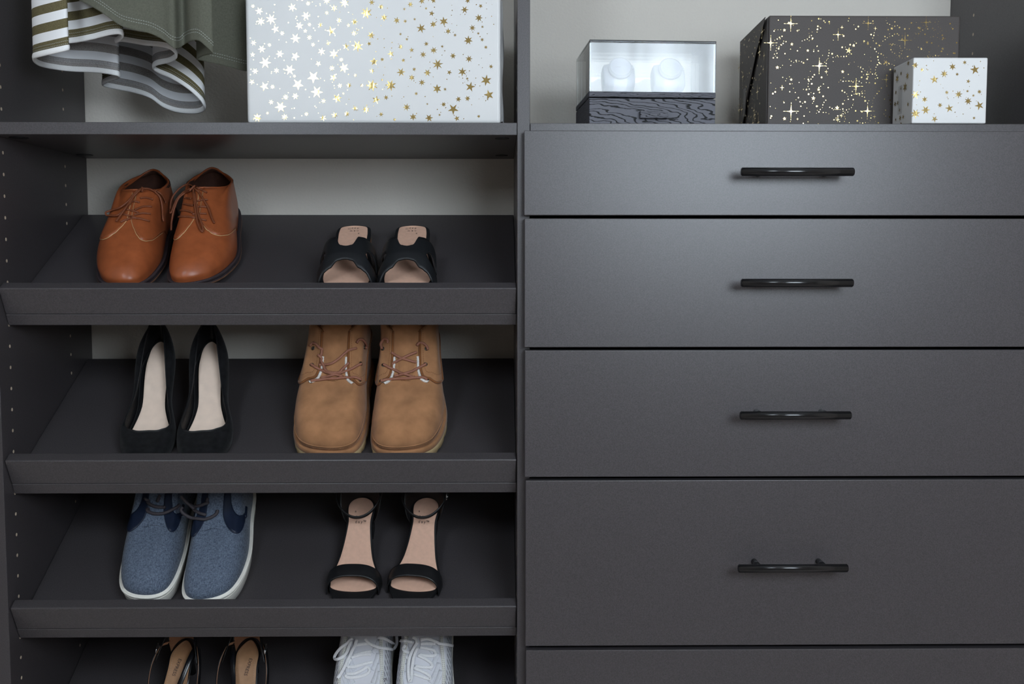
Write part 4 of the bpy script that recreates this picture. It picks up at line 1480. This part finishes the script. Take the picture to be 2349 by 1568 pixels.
def ankle_sandal(label, M, s, buckle):
    sh = Shoe('ankle_strap_sandal', label, 'black ankle strap sandals', M, s)
    base = outline(AS, 96)
    dw = np.array([0, 0, 1.0])
    top = setw(base, AS_W)
    bot = setw(grow(base, -1), lambda v: max(0.5, AS_W(v) - 9))
    sh.add('sole', plate_mesh(top, bot, 1.6), BLACKSATIN)
    ins = np.array([(x * 0.88 + 0.0, max(v, 0), 0) for x, v, w in base if True])
    ins[:, 1] = 20 + (ins[:, 1] - 0) * (189 - 20) / 192
    # the insole starts behind the toes: follow the sole width there
    bx = np.array([(p[1], p[0]) for p in base[:49]])
    bx2 = np.array([(p[1], p[0]) for p in base[48:][::-1]])
    loop = []
    n = 48
    for i in range(n + 1):
        v = 24 + (189 - 24) * 0.5 * (1 - math.cos(math.pi * i / n))
        e = max(0.0, 1 - ((36 - v) / 12.0) ** 2) ** 0.5 if v < 36 else (max(0.0, 1 - ((v - 169) / 20.0) ** 2) ** 0.5 if v > 169 else 1.0)
        c_ = 0.5 * (np.interp(min(max(v, 40), 166), bx[:, 0], bx[:, 1]) + np.interp(min(max(v, 40), 166), np.sort(bx2[:, 0]), bx2[np.argsort(bx2[:, 0]), 1]))
        h = 0.5 * (np.interp(min(max(v, 40), 166), bx[:, 0], bx[:, 1]) - np.interp(min(max(v, 40), 166), np.sort(bx2[:, 0]), bx2[np.argsort(bx2[:, 0]), 1])) - 3.5
        loop.append((v, c_, h * max(e, 0.02)))
    ring = [(c_ + h, v, 0) for v, c_, h in loop] + [(c_ - h, v, 0) for v, c_, h in loop[-2:0:-1]]
    ring = setw(np.array(ring), lambda v: AS_W(v) + 1.3)
    inso = sh.add('insole', plate_mesh(ring, ring - dw * 2, 0.5, -0.5, 8), NUDE)
    insole_text(sh, [('a', -10), ('n e w', -2), ('d a y\u2122', 0)], 1, 160, lambda v: AS_W(v) + 1.2, 6.4, 0, inso)
    # block heel
    G = []
    for w, y0, y1, hx in ((0.6, 152, 184, 17), (30, 150, 186, 18.5), (47, 146, 189, 20)):
        G.append([(hx, y0, w - 0), (hx, y1, w + 4), (-hx, y1, w + 4), (-hx, y0, w)])
    G = np.array(G)
    G[0][:, 2] = 0.6
    hb = bmesh.new()
    hb.from_mesh(grid_mesh(G, closed_v=True))
    bmesh.ops.holes_fill(hb, edges=[e for e in hb.edges if e.is_boundary])
    bmesh.ops.recalc_face_normals(hb, faces=hb.faces[:])
    bmesh.ops.bevel(hb, geom=[e for e in hb.edges if abs(e.verts[0].co.z - e.verts[1].co.z) > 10], offset=4, segments=3, affect='EDGES')
    sh.add('heel', hb, BLACKSATIN, smooth=False)
    # toe strap
    f = lambda a: 0.0
    sh.add('toe_strap', arch_strap(lambda a: 34 - 9 * abs(a) ** 2.0, lambda a: 57 - 6 * abs(a) ** 2, None, None, lerp((20, 41), (45, 44.5), (70, 43)), lambda v: 3.5, lerp((20, 30), (45, 34), (70, 37)), 1.8, 61), BLACKSATIN)
    # heel cup
    cup = []
    for k, u in enumerate(np.linspace(-1, 1, 49)):
        a = u * 2.0
        v0_ = 158 + 34 * math.cos(a)
        hgt = 2 + 50 * max(0, math.cos(u * math.pi / 2)) ** 0.7
        b = AS_W(min(v0_, 190)) - 5
        x0, x1 = 23 * math.sin(a), 37 * math.sin(a)
        q = max(0, math.cos(u * math.pi / 2)) ** 0.35
        cup.append([(x0 + (x1 - x0) * q * math.sin(j * math.pi / 2), v0_ + 4 * j * math.cos(a), b + hgt * j) for j in np.linspace(0, 1, 8)])
    C = np.array(cup)
    Cn = C.copy()
    Cn[..., 0] *= 0.96
    Cn[..., 1] = 150 + (Cn[..., 1] - 150) * 0.95
    sh.add('heel_cup', grid_mesh(np.concatenate([C, Cn[:, ::-1]], 1), closed_v=True), BLACKSATIN)
    sh.add('cup_edge', tube_mesh(C[:, -1], 0.9, 6), BLACKSATIN)
    # ankle strap: a loose hoop that dips at the front
    t = np.linspace(0, 2 * math.pi, 60, endpoint=False)
    P = np.stack([1 + 37 * np.sin(t), 162 - 40 * np.cos(t), AS_W(180) + 40 - 22 * np.cos(t) * (0.5 + 0.5 * np.cos(t))], 1)
    st = sh.add('ankle_strap', ribbon_loop(P, 2.6, 1.6), BLACKSATIN)
    i = buckle
    bx_ = P[i]
    d = P[(i + 1) % 60] - P[i - 1]
    d /= np.linalg.norm(d)
    up = np.array([0, 0, 1.0])
    R = [bx_ + d * a * 6 + up * b * 5 for a, b in ((-1, -1), (1, -1), (1, 1), (-1, 1))]
    nrm = np.cross(d, up)
    sh.add('buckle', merge([tube_mesh(cr_closed(np.array(R) + nrm * 2.0, 24), 0.7, 6, True), tube_mesh(np.array([bx_ + nrm * 2.4 - d * 6, bx_ + nrm * 2.6, bx_ + nrm * 2.4 + d * 6]), 0.5, 6)]), SILVER, parent=st)
    tail = np.array([P[i] + nrm * 2.2, P[i] + nrm * 3 + d * 10 + up * 6, P[i] + nrm * 2 + d * 20 + up * 16])
    sh.add('strap_tail', ribbon_mesh(cr_open(tail, 12), nrm, 2.3, 1.4), BLACKSATIN, parent=st)
    return sh


ankle_sandal('black ankle strap heeled sandal with nude insole, left of its pair beside the blue shoes', shelf_M(2, -232, 22, 0, -1.0), -1, 16)
ankle_sandal('black ankle strap heeled sandal with nude insole, right of its pair near the divider panel', shelf_M(2, -139, 22, 0, -5.5), 1, 14)

# ------------------------------------------------------------------ strappy heeled sandals on the lowest shelf
TANINS = mat('tan_insole', (0.42, 0.23, 0.12), 0.5, noise=(100, 0.08), bump=(700, 0.08, 0.3))
TANLIN = mat('tan_lining', (0.40, 0.20, 0.11), 0.6, noise=(100, 0.1))
PATENT = leather('black_patent', (0.008, 0.008, 0.010), 0.22, 0.2)
ES = mirror_ctrl([(22, -24, 9), (38, -37, 58), (27, -25, 110), (21, -20, 165), (20, -20, 195)], (-2, 0), (0.5, 218))
ES_W = heel_w((0, 8), (70, 8), (115, 30), (150, 52), (180, 68), (218, 76))


def strappy_sandal(label, M, s, side_strap, rot):
    sh = Shoe('strappy_sandal', label, 'black strappy sandals', M, s)
    base = outline(ES, 96)
    dw = np.array([0, 0, 1.0])
    top = setw(base, ES_W)
    sh.add('sole', plate_mesh(top, setw(grow(base, -1), lambda v: max(0.5, ES_W(v) - 6)), 1.4), PATENT)
    ins = setw(np.array([(x * 0.86, 5 + v * 0.95, 0) for x, v, w in base]), lambda v: ES_W(v) + 1.6)
    inso = sh.add('insole', plate_mesh(ins, ins - dw * 2.5, 0.5, -0.8, 8), TANINS)
    st = setw(np.array([(x * 0.90, y, 0) for x, y, w in grow(ins, -2.5)]), lambda v: ES_W(v) + 1.8)
    sh.add('stitching', stitch_bm(st, 2.2, 1.6, 0.3), mat('pale_thread', (0.5, 0.36, 0.24), 0.7, noise=(100, 0.1)), parent=inso)
    # printed maker's word along the insole
    me = text_mesh('EXPRESS', 8.0, 0.02)
    me.transform(Matrix.Translation((side_strap * -4, 166, 0)) @ Matrix.Rotation(math.radians(rot), 4, 'Z') @ Matrix.Diagonal((0.86, 1.0, 1, 1)))
    for q in me.vertices:
        q.co.z = ES_W(q.co.y) + 1.75 + q.co.z
    sh.add('printed_word', me, PRINT, smooth=False, parent=inso, mirror=False)
    # heel
    G = []
    for k, (w, y, hx, hy) in enumerate(((63, 198, 17, 15), (56, 202, 14, 13), (36, 206, 8, 9), (1.0, 208, 6, 6))):
        G.append([(hx * math.cos(a), y + hy * math.sin(a), w) for a in np.linspace(0, 2 * math.pi, 18, endpoint=False)])
    hb = bmesh.new()
    hb.from_mesh(grid_mesh(np.array(G), closed_v=True, flip=True))
    bmesh.ops.holes_fill(hb, edges=[e for e in hb.edges if e.is_boundary])
    sh.add('heel', hb, PATENT)
    # heel counter, tan inside
    cup, cin = [], []
    for u in np.linspace(-1, 1, 41):
        a = u * math.pi / 2
        x, v = 22.5 * math.sin(a), 192 + 30 * math.cos(a)
        hgt = 16 + 50 * max(0, math.cos(a * 0.98)) ** 0.8
        b = ES_W(min(v, 218)) - 3
        cup.append([(x * (1 + 0.06 * j), v + 2 * j, b + hgt * j) for j in np.linspace(0, 1, 8)])
        cin.append([(x * (1 + 0.06 * j) * 0.93, v + 2 * j - 1.6 * math.cos(a), b + hgt * j) for j in np.linspace(0, 1, 8)])
    sh.add('heel_counter', grid_mesh(np.array(cup)), PATENT)
    sh.add('counter_lining', grid_mesh(np.array(cin), flip=True), TANLIN)
    sh.add('counter_edge', tube_mesh((np.array(cup)[:, -1] + np.array(cin)[:, -1]) / 2, 1.1, 6), PATENT)
    # side hoops from the counter towards the toe, and the strap over the foot
    for sg in (-1, 1):
        P = cr_open(np.array([(sg * 22, 196, ES_W(196) + 16), (sg * 33, 180, ES_W(180) + 24), (sg * 41, 150, ES_W(150) + 22), (sg * 40, 120, ES_W(120) + 12), (sg * 30, 100, ES_W(100) + 0)]), 30)
        nrm = np.array([sg * 0.9, 0, 0.44])
        ho = sh.add('side_strap', ribbon_mesh(P, nrm, 3.2, 1.2), PATENT)
        sh.add('strap_lining', ribbon_mesh(P - nrm * 0.9, nrm, 3.0, 0.8), TANLIN, parent=ho)
        P2 = cr_open(np.array([(sg * 22, 200, ES_W(200) + 34), (sg * 26, 186, ES_W(186) + 30), (sg * 31, 172, ES_W(172) + 24), (sg * 35, 160, ES_W(160) + 20)]), 16)
        sh.add('side_strap', ribbon_mesh(P2, nrm, 3.0, 1.4), PATENT)
    k = side_strap * s
    P = cr_open(np.array([(k * 24, 190, ES_W(190) + 14), (k * 20, 168, ES_W(168) + 18), (k * 14, 140, ES_W(140) + 20), (k * 8, 105, ES_W(105) + 28), (k * 2, 70, ES_W(70) + 34), (0, 52, 38)]), 40)
    sh.add('centre_strap', ribbon_mesh(P, (k * 0.25, -0.2, 0.95), 4.2, 1.5), PATENT)
    sh.add('toe_strap', arch_strap(lambda a: 40 - 9 * abs(a) ** 2, lambda a: 60 - 4 * abs(a) ** 2, None, None, lerp((20, 37), (50, 40), (70, 39)), lambda v: 2.5, lerp((20, 28), (50, 33), (70, 35)), 1.6, 51), PATENT)
    # buckle on the outer hoop
    q = np.array([-k * 33, 176, ES_W(176) + 27])
    R = np.array([q + np.array([0, a * 6, b * 4.5 + a * 1.5]) for a, b in ((-1, -1), (1, -1), (1, 1), (-1, 1))])
    sh.add('buckle', merge([tube_mesh(cr_closed(R, 20) + np.array([-k * 1.5, 0, 0]), 0.9, 6, True), tube_mesh(np.array([q + np.array([-k * 2, -8, -1]), q + np.array([-k * 3, 0, 2]), q + np.array([-k * 2, 9, 3])]), 0.7, 6)]), SILVER)
    return sh


strappy_sandal('black strappy heeled sandal with tan insole on the lowest shelf, left of its pair', shelf_M(3, -544, 2, 0, -4.0), -1, 1, 257)
strappy_sandal('black strappy heeled sandal with tan insole on the lowest shelf, right of its pair', shelf_M(3, -425, 2, 0, -1.0), 1, -1, 257)

# ------------------------------------------------------------------ white sneakers
def knit(name):
    m = mat(name, (0.77, 0.77, 0.82), 0.85, spec=0.2, bump=(1200, 0.4, 0.4))
    return m


KNIT = knit('white_knit')
WLACE = mat('white_lace', (0.86, 0.86, 0.88), 0.8, noise=(700, 0.08), bump=(1400, 0.5, 0.4))
WTRIM = mat('white_leather_trim', (0.72, 0.73, 0.78), 0.6, noise=(300, 0.06), bump=(600, 0.2, 0.3))
HOLE = mat('grey_mesh_hole', (0.16, 0.17, 0.19), 0.9, noise=(200, 0.1))
TAPEW = mat('stitched_tape', (0.80, 0.79, 0.74), 0.8, noise=(900, 0.12), bump=(900, 0.6, 0.5))
WS = [
    [(-8, 6, 26), (30, 26, 25), (47, 95, 26), (42, 185, 30), (38, 262, 34), (0, 290, 34), (-35, 262, 34), (-37, 185, 30), (-44, 95, 26), (-38, 22, 25)],
    [(-8, 5, 38), (31, 26, 40), (48, 95, 46), (45, 180, 56), (39, 262, 62), (0, 292, 62), (-36, 262, 62), (-41, 180, 56), (-45, 95, 46), (-39, 22, 40)],
    [(-7, 22, 52), (24, 40, 55), (45, 98, 66), (44, 178, 84), (38, 262, 88), (0, 292, 88), (-35, 262, 88), (-40, 178, 84), (-42, 98, 66), (-32, 36, 55)],
    [(-5, 58, 64), (16, 68, 68), (36, 106, 82), (38, 174, 104), (36, 258, 104), (0, 290, 104), (-33, 258, 104), (-35, 174, 104), (-34, 104, 82), (-24, 66, 68)],
    [(-3, 104, 82), (11, 110, 84), (25, 138, 96), (31, 180, 114), (34, 245, 116), (0, 286, 118), (-31, 245, 116), (-29, 180, 114), (-26, 138, 96), (-17, 110, 84)],
    [(0, 190, 124), (12, 192, 123), (23, 200, 121), (30, 218, 118), (33, 250, 120), (0, 282, 130), (-31, 250, 120), (-29, 218, 118), (-23, 200, 121), (-13, 192, 123)],
]


def sneaker(label, M, s):
    sh = Shoe('sneaker', label, 'white sneakers', M, s)
    L = Loft(WS)
    base = L.S(np.linspace(0, 10, 96, endpoint=False), 0.0)
    up = lerp((0, 30), (80, 28), (300, 38))
    sh.add('sole', plate_mesh(setw(grow(base, 4), up), setw(grow(base, 2), lerp((0, 8), (50, 0.6), (300, 0.6))), 3), OFFWHITE)
    sh.add('upper', L.shell(100, 40, 0, 2.0), KNIT, cast=True)
    sh.add('lining', L.shell(80, 16, -2.1, 2.0, 3.5, 5.0), KNIT)
    ins = grow(base, -5)
    sh.add('insole', plate_mesh(setw(ins, lambda v: 40), setw(ins, lambda v: 32), 0.5), KNIT)
    for side in (1, -1):
        tt = [(3.55 if side > 0 else 6.45, 5.0), (3.0 if side > 0 else 7.0, 4.3), (2.55 if side > 0 else 7.45, 3.75), (2.1 if side > 0 else 7.9, 3.2), (1.7 if side > 0 else 8.3, 2.9), (1.0 if side > 0 else 9.0, 2.75)]
        P = L.line(tt, 70, 0.6)
        N = L.N_(*cr_open(np.array(tt, float), 70).T)
        sh.add('stitched_tape', ribbon_mesh(P, N, 3.0, 0.8), TAPEW)
        for o in (-1.3, 1.3):
            T = np.gradient(P, axis=0)
            B = np.cross(T, N)
            B /= np.linalg.norm(B, axis=1)[:, None]
            sh.add('tape_stitching', stitch_bm(P + B * o + N * 0.9, 1.6, 1.5, 0.45), HOLE)
        # rows of small vents on the knit sides
        bm = bmesh.new()
        for i in range(11):
            for j in range(5):
                t0 = (1.72 + 0.125 * i + 0.05 * j)
                r0 = 0.95 + 0.42 * j
                if side < 0:
                    t0 = 10 - t0
                q = L.S(np.array([t0, t0 + 0.05 * side, t0 + 0.085 * side, t0 + 0.035 * side]), np.array([r0, r0 + 0.27, r0 + 0.27, r0]))
                n_ = L.N_(np.array([t0]), np.array([r0]))[0]
                bm.faces.new([bm.verts.new(Vector(x + n_ * 0.35)) for x in q])
        sh.add('knit_vents', bm, HOLE, smooth=False)
    # padded eyestay straps
    for k in range(5):
        for side in (1, -1):
            r = 3.45 + 0.33 * k
            t0, t1 = (1.05, 2.0) if side > 0 else (8.95, 8.0)
            P = L.S(np.linspace(t0, t1, 12), r) + L.N_(np.linspace(t0, t1, 12), r) * 0.4
            sh.add('lace_loop', ribbon_mesh(P, L.N_(np.linspace(t0, t1, 12), r), 3.6, 1.0), WTRIM, cast=True)
    return sh


SN_L = sneaker('white knit sneaker on the lowest shelf, left of its pair', shelf_M(3, -224, 20, 0, 0), -1)
SN_R = sneaker('white knit sneaker on the lowest shelf, right of its pair', shelf_M(3, -124, 20, 0, 0.5), 1)
c = crop(720, 1440, 6.525)


def flat_laces(sh, c, strands, material, half=2.4, lift=2.0):
    ms = []
    for st in strands:
        lf = lift
        if isinstance(st, tuple):
            st, lf = st
        P = sh.path(c(st), lf, 40, 4)
        n0 = np.array(tuple(sh.Mi.to_3x3() @ Vector(CAM / np.linalg.norm(CAM)) ))
        ms.append(ribbon_mesh(P, n0 + np.array([0, 0, 0.6]), half, 1.2))
    return sh.add('shoelace', merge(ms), material, mirror=False)


flat_laces(SN_L, c, [[(480, 690), (600, 690), (720, 640), (800, 580), (840, 640), (780, 700), (640, 740), (500, 745), (470, 700)], [(500, 590), (620, 580), (760, 540), (880, 510)], [(560, 450), (680, 410), (800, 395), (860, 400)], [(600, 420), (720, 380), (860, 350)], [(620, 260), (740, 240), (840, 230)], [(560, 470), (520, 520), (490, 590)],
                     ([(660, 180), (620, 270), (560, 400), (490, 540), (420, 680), (380, 760)], 5), ([(600, 165), (500, 230), (420, 320), (350, 440), (380, 480), (450, 430), (520, 310), (580, 200)], 5), ([(770, 170), (830, 240), (930, 290), (1050, 315), (1150, 325), (1210, 300), (1245, 220), (1240, 120)], 5), ([(980, 140), (1060, 180), (1170, 240)], 4)], WLACE)
flat_laces(SN_R, c, [[(1300, 190), (1400, 200), (1500, 230)], [(1370, 260), (1350, 330), (1430, 380)], [(1600, 240), (1700, 235), (1820, 240)], [(1590, 290), (1700, 310), (1800, 340), (1820, 410), (1700, 420), (1580, 400)], [(1560, 410), (1660, 460), (1760, 530), (1760, 590), (1640, 590), (1520, 570)], [(1500, 600), (1620, 650), (1720, 710), (1740, 770), (1620, 730), (1490, 690)], [(1380, 430), (1420, 470)],
                     ([(1560, 230), (1500, 320), (1440, 450), (1410, 600), (1420, 780), (1450, 800), (1470, 640), (1500, 450), (1560, 300)], 5), ([(1600, 190), (1700, 170), (1800, 210), (1900, 245), (2040, 275)], 5), ([(1500, 150), (1540, 180), (1550, 230)], 6)], WLACE)
for shx, txt, px, py in ((SN_L, '27', 880, 1560), (SN_R, 'C', 908, 1560)):
    h, _ = shx.hit(px, py, 1.2)
    if h is not None:
        h2, _ = shx.hit(px, py, 2.2)
        me = text_mesh(txt, 9, 0.02)
        nrm = (h2 - h).normalized()
        uy = Vector((0, 1, 0.6))
        uy = (uy - nrm * uy.dot(nrm)).normalized()
        ux = uy.cross(nrm)
        R = Matrix((ux, uy, nrm)).transposed().to_4x4()
        me.transform(Matrix.Translation(h) @ R)
        shx.add('side_print', me, PRINT, smooth=False, mirror=False)

# ------------------------------------------------------------------ hanging shirts
def stripe_mat(name, dark, light, rib):
    m = mat(name, light, 0.9, spec=0.15, bump=(900, 0.3, 0.4))
    n, l = nodes_of(m)
    b = n['Principled BSDF']
    uv = n.new('ShaderNodeUVMap')
    uv.uv_map = 'uv'
    sx = n.new('ShaderNodeSeparateXYZ')
    l.new(uv.outputs[0], sx.inputs[0])
    md = n.new('ShaderNodeMath')
    md.operation = 'FRACT'
    l.new(sx.outputs['Y'], md.inputs[0])
    lt = n.new('ShaderNodeMath')
    lt.operation = 'LESS_THAN'
    lt.inputs[1].default_value = 0.5
    l.new(md.outputs[0], lt.inputs[0])
    ns = n.new('ShaderNodeTexNoise')
    tc = n.new('ShaderNodeTexCoord')
    l.new(tc.outputs['Object'], ns.inputs['Vector'])
    ns.inputs['Scale'].default_value = rib
    ns.inputs['Detail'].default_value = 1
    cr = n.new('ShaderNodeValToRGB')
    cr.color_ramp.elements[0].position = 0.35
    cr.color_ramp.elements[0].color = (*[x * 0.7 for x in dark], 1)
    cr.color_ramp.elements[1].position = 0.65
    cr.color_ramp.elements[1].color = (*[x * 1.3 for x in dark], 1)
    l.new(ns.outputs['Fac'], cr.inputs[0])
    mx = n.new('ShaderNodeMix')
    mx.data_type = 'RGBA'
    l.new(lt.outputs[0], mx.inputs[0])
    mx.inputs[6].default_value = (*light, 1)
    l.new(cr.outputs[0], mx.inputs[7])
    l.new(mx.outputs[2], b.inputs['Base Color'])
    return m


STRIPE_OUT = stripe_mat('olive_white_stripes', (0.135, 0.115, 0.06), (0.82, 0.82, 0.83), 1400)
STRIPE_IN = stripe_mat('stripes_wrong_side', (0.30, 0.28, 0.27), (0.78, 0.79, 0.82), 1400)
BINDW = mat('white_rib_binding', (0.86, 0.86, 0.86), 0.9, noise=(900, 0.05), bump=(900, 0.3, 0.4))
OLIVE = mat('olive_jersey', (0.112, 0.113, 0.088), 0.92, spec=0.12, noise=(500, 0.12), bump=(1100, 0.3, 0.4))
THREAD = mat('pale_stitch_thread', (0.50, 0.52, 0.50), 0.8, noise=(300, 0.1))
OVERLOCK = mat('grey_overlock_thread', (0.42, 0.42, 0.44), 0.8, noise=(300, 0.2))


def hem_points(pts, closed, n):
    W_ = np.array([at_y(x, y, Y) for x, y, Y in pts])
    return cr_closed(W_, n) if closed else cr_open(W_, n)


def cloth(P, closed, H, th, period, relax, nh=46):
    n = len(P)
    T = (np.roll(P, -1, 0) - np.roll(P, 1, 0)) if closed else np.gradient(P, axis=0)
    T[:, 2] = 0
    T /= np.linalg.norm(T, axis=1)[:, None] + 1e-6
    nrm = np.stack([T[:, 1], -T[:, 0], 0 * T[:, 0]], 1)
    nrm *= np.sign((np.cross(T, [0, 0, 1.0]) * nrm).sum(1))[:, None]
    Q = P.copy()
    for _ in range(40):
        if closed:
            Q = (np.roll(Q, 1, 0) + 2 * Q + np.roll(Q, -1, 0)) / 4
        else:
            Q[1:-1] = (Q[:-2] + 2 * Q[1:-1] + Q[2:]) / 4
    hs = np.linspace(0, 1, nh) ** 1.3 * H
    G = np.zeros((n, nh, 3))
    for j, h in enumerate(hs):
        s = relax * min(1, h / 220.0)
        G[:, j] = P * (1 - s) + Q * s + np.array([0, 0, 1.0]) * h
        G[:, j, 2] = P[:, 2] + h
    s_ = np.r_[0, np.cumsum(np.linalg.norm(np.diff(P, axis=0), axis=1))]
    outer, inner = G + nrm[:, None] * th / 2, G - nrm[:, None] * th / 2
    A = np.concatenate([outer, inner[:, ::-1]], 1)
    UV = np.stack(np.broadcast_arrays(s_[:, None] / 100.0, np.concatenate([hs, hs[::-1]])[None] / period), -1)
    me = grid_mesh(A, closed_u=closed, closed_v=True, uv=UV, flip=False)
    m = 2 * nh
    per = m
    for i, p in enumerate(me.polygons):
        j = i % per
        p.material_index = 0 if j < nh - 1 else 1
    return me, nrm, hs, G


STRIPED = [(77, 133, 20), (90, 127, 0), (120, 120, -15), (150, 113, -20), (157, 110, -12), (148, 104, 10), (152, 97, 30), (180, 93, 35), (215, 86, 25), (250, 77, 10), (275, 75, 5), (281, 82, 15), (272, 92, 40), (266, 95, 60), (280, 92, 85), (330, 100, 80), (380, 106, 60), (400, 118, 55), (404, 130, 65), (390, 140, 85), (362, 146, 110), (352, 155, 130), (365, 165, 130), (395, 178, 120), (430, 200, 115), (455, 222, 120), (467, 238, 130), (468, 250, 150), (450, 257, 175), (410, 255, 200), (375, 243, 212), (345, 222, 215), (310, 210, 210), (275, 203, 200), (245, 197, 186), (236, 192, 170), (250, 184, 148), (270, 177, 126), (273, 173, 112), (262, 169, 106), (220, 163, 108), (160, 160, 100), (110, 153, 80), (85, 145, 50)]
P = hem_points(STRIPED, True, 330)
t = thing('striped_shirt', 'olive and white striped shirt hanging with its wavy hem above the shelf', 'shirt', None)
me, nrm, hs, G = cloth(P + np.array([0, 0, 4.0]), True, 330, 1.4, 26.0, 0.35)
obj('fabric', me, [STRIPE_OUT, STRIPE_IN], t, smooth=True)
obj('hem_binding', grid_mesh(np.stack([P + nrm * dx + np.array([0, 0, dz]) for dx, dz in ((-1.5, 5.5), (-2.1, 2), (-1.5, -1.6), (0, -2.6), (1.5, -1.6), (2.1, 2), (1.5, 5.5))], 1), closed_u=True, flip=True), BINDW, t, smooth=True)
for k, (off, h) in enumerate(((1.1, 7.5), (1.1, 11.5))):
    obj('hem_stitching', stitch_bm(np.vstack([P + nrm * off + np.array([0, 0, h])])[:, :], 1.7, 1.2, 0.28), THREAD, t)
for k, h in enumerate((10.5, 12.5, 14.0)):
    obj('overlock_stitching', stitch_bm(P - nrm * 1.2 + np.array([0, 0, h + 1.0]), 1.6, 0.8, 0.5), OVERLOCK, t)

OL = [(168, -8, 10), (176, -3, -14), (188, 4, -28), (205, 12, -36), (235, 30, -40), (275, 58, -40), (305, 68, -40), (345, 77, -40), (375, 92, -42), (392, 106, -46), (402, 111, -44), (412, 110, -30), (424, 101, -26), (438, 94, -44), (455, 93, -52), (472, 106, -54), (487, 121, -52), (484, 124, -44), (466, 128, -16), (452, 136, 18), (462, 139, 34), (490, 145, 44), (520, 152, 52), (550, 160, 56), (566, 163, 62), (572, 161, 76), (566, 156, 96)]
P = hem_points(OL, False, 220)
t = thing('olive_shirt', 'olive green jersey shirt hanging in front of the striped shirt', 'shirt', None)
me, nrm, hs, G = cloth(P, False, 300, 1.4, 26.0, 0.3)
obj('fabric', me, [OLIVE, OLIVE], t, smooth=True)
for h in (11.0, 15.0):
    obj('hem_stitching', stitch_bm(P + nrm * 1.0 + np.array([0, 0, h]), 2.0, 1.5, 0.28), THREAD, t)
i0 = int(np.argmin(np.abs(P[:, 0] - at_y(455, 93, -52)[0]) + np.abs(P[:, 1] + 52)))
obj('side_seam', stitch_bm(G[i0, :36] + nrm[i0] * 1.0, 2.4, 1.4, 0.4), OLIVE, t)
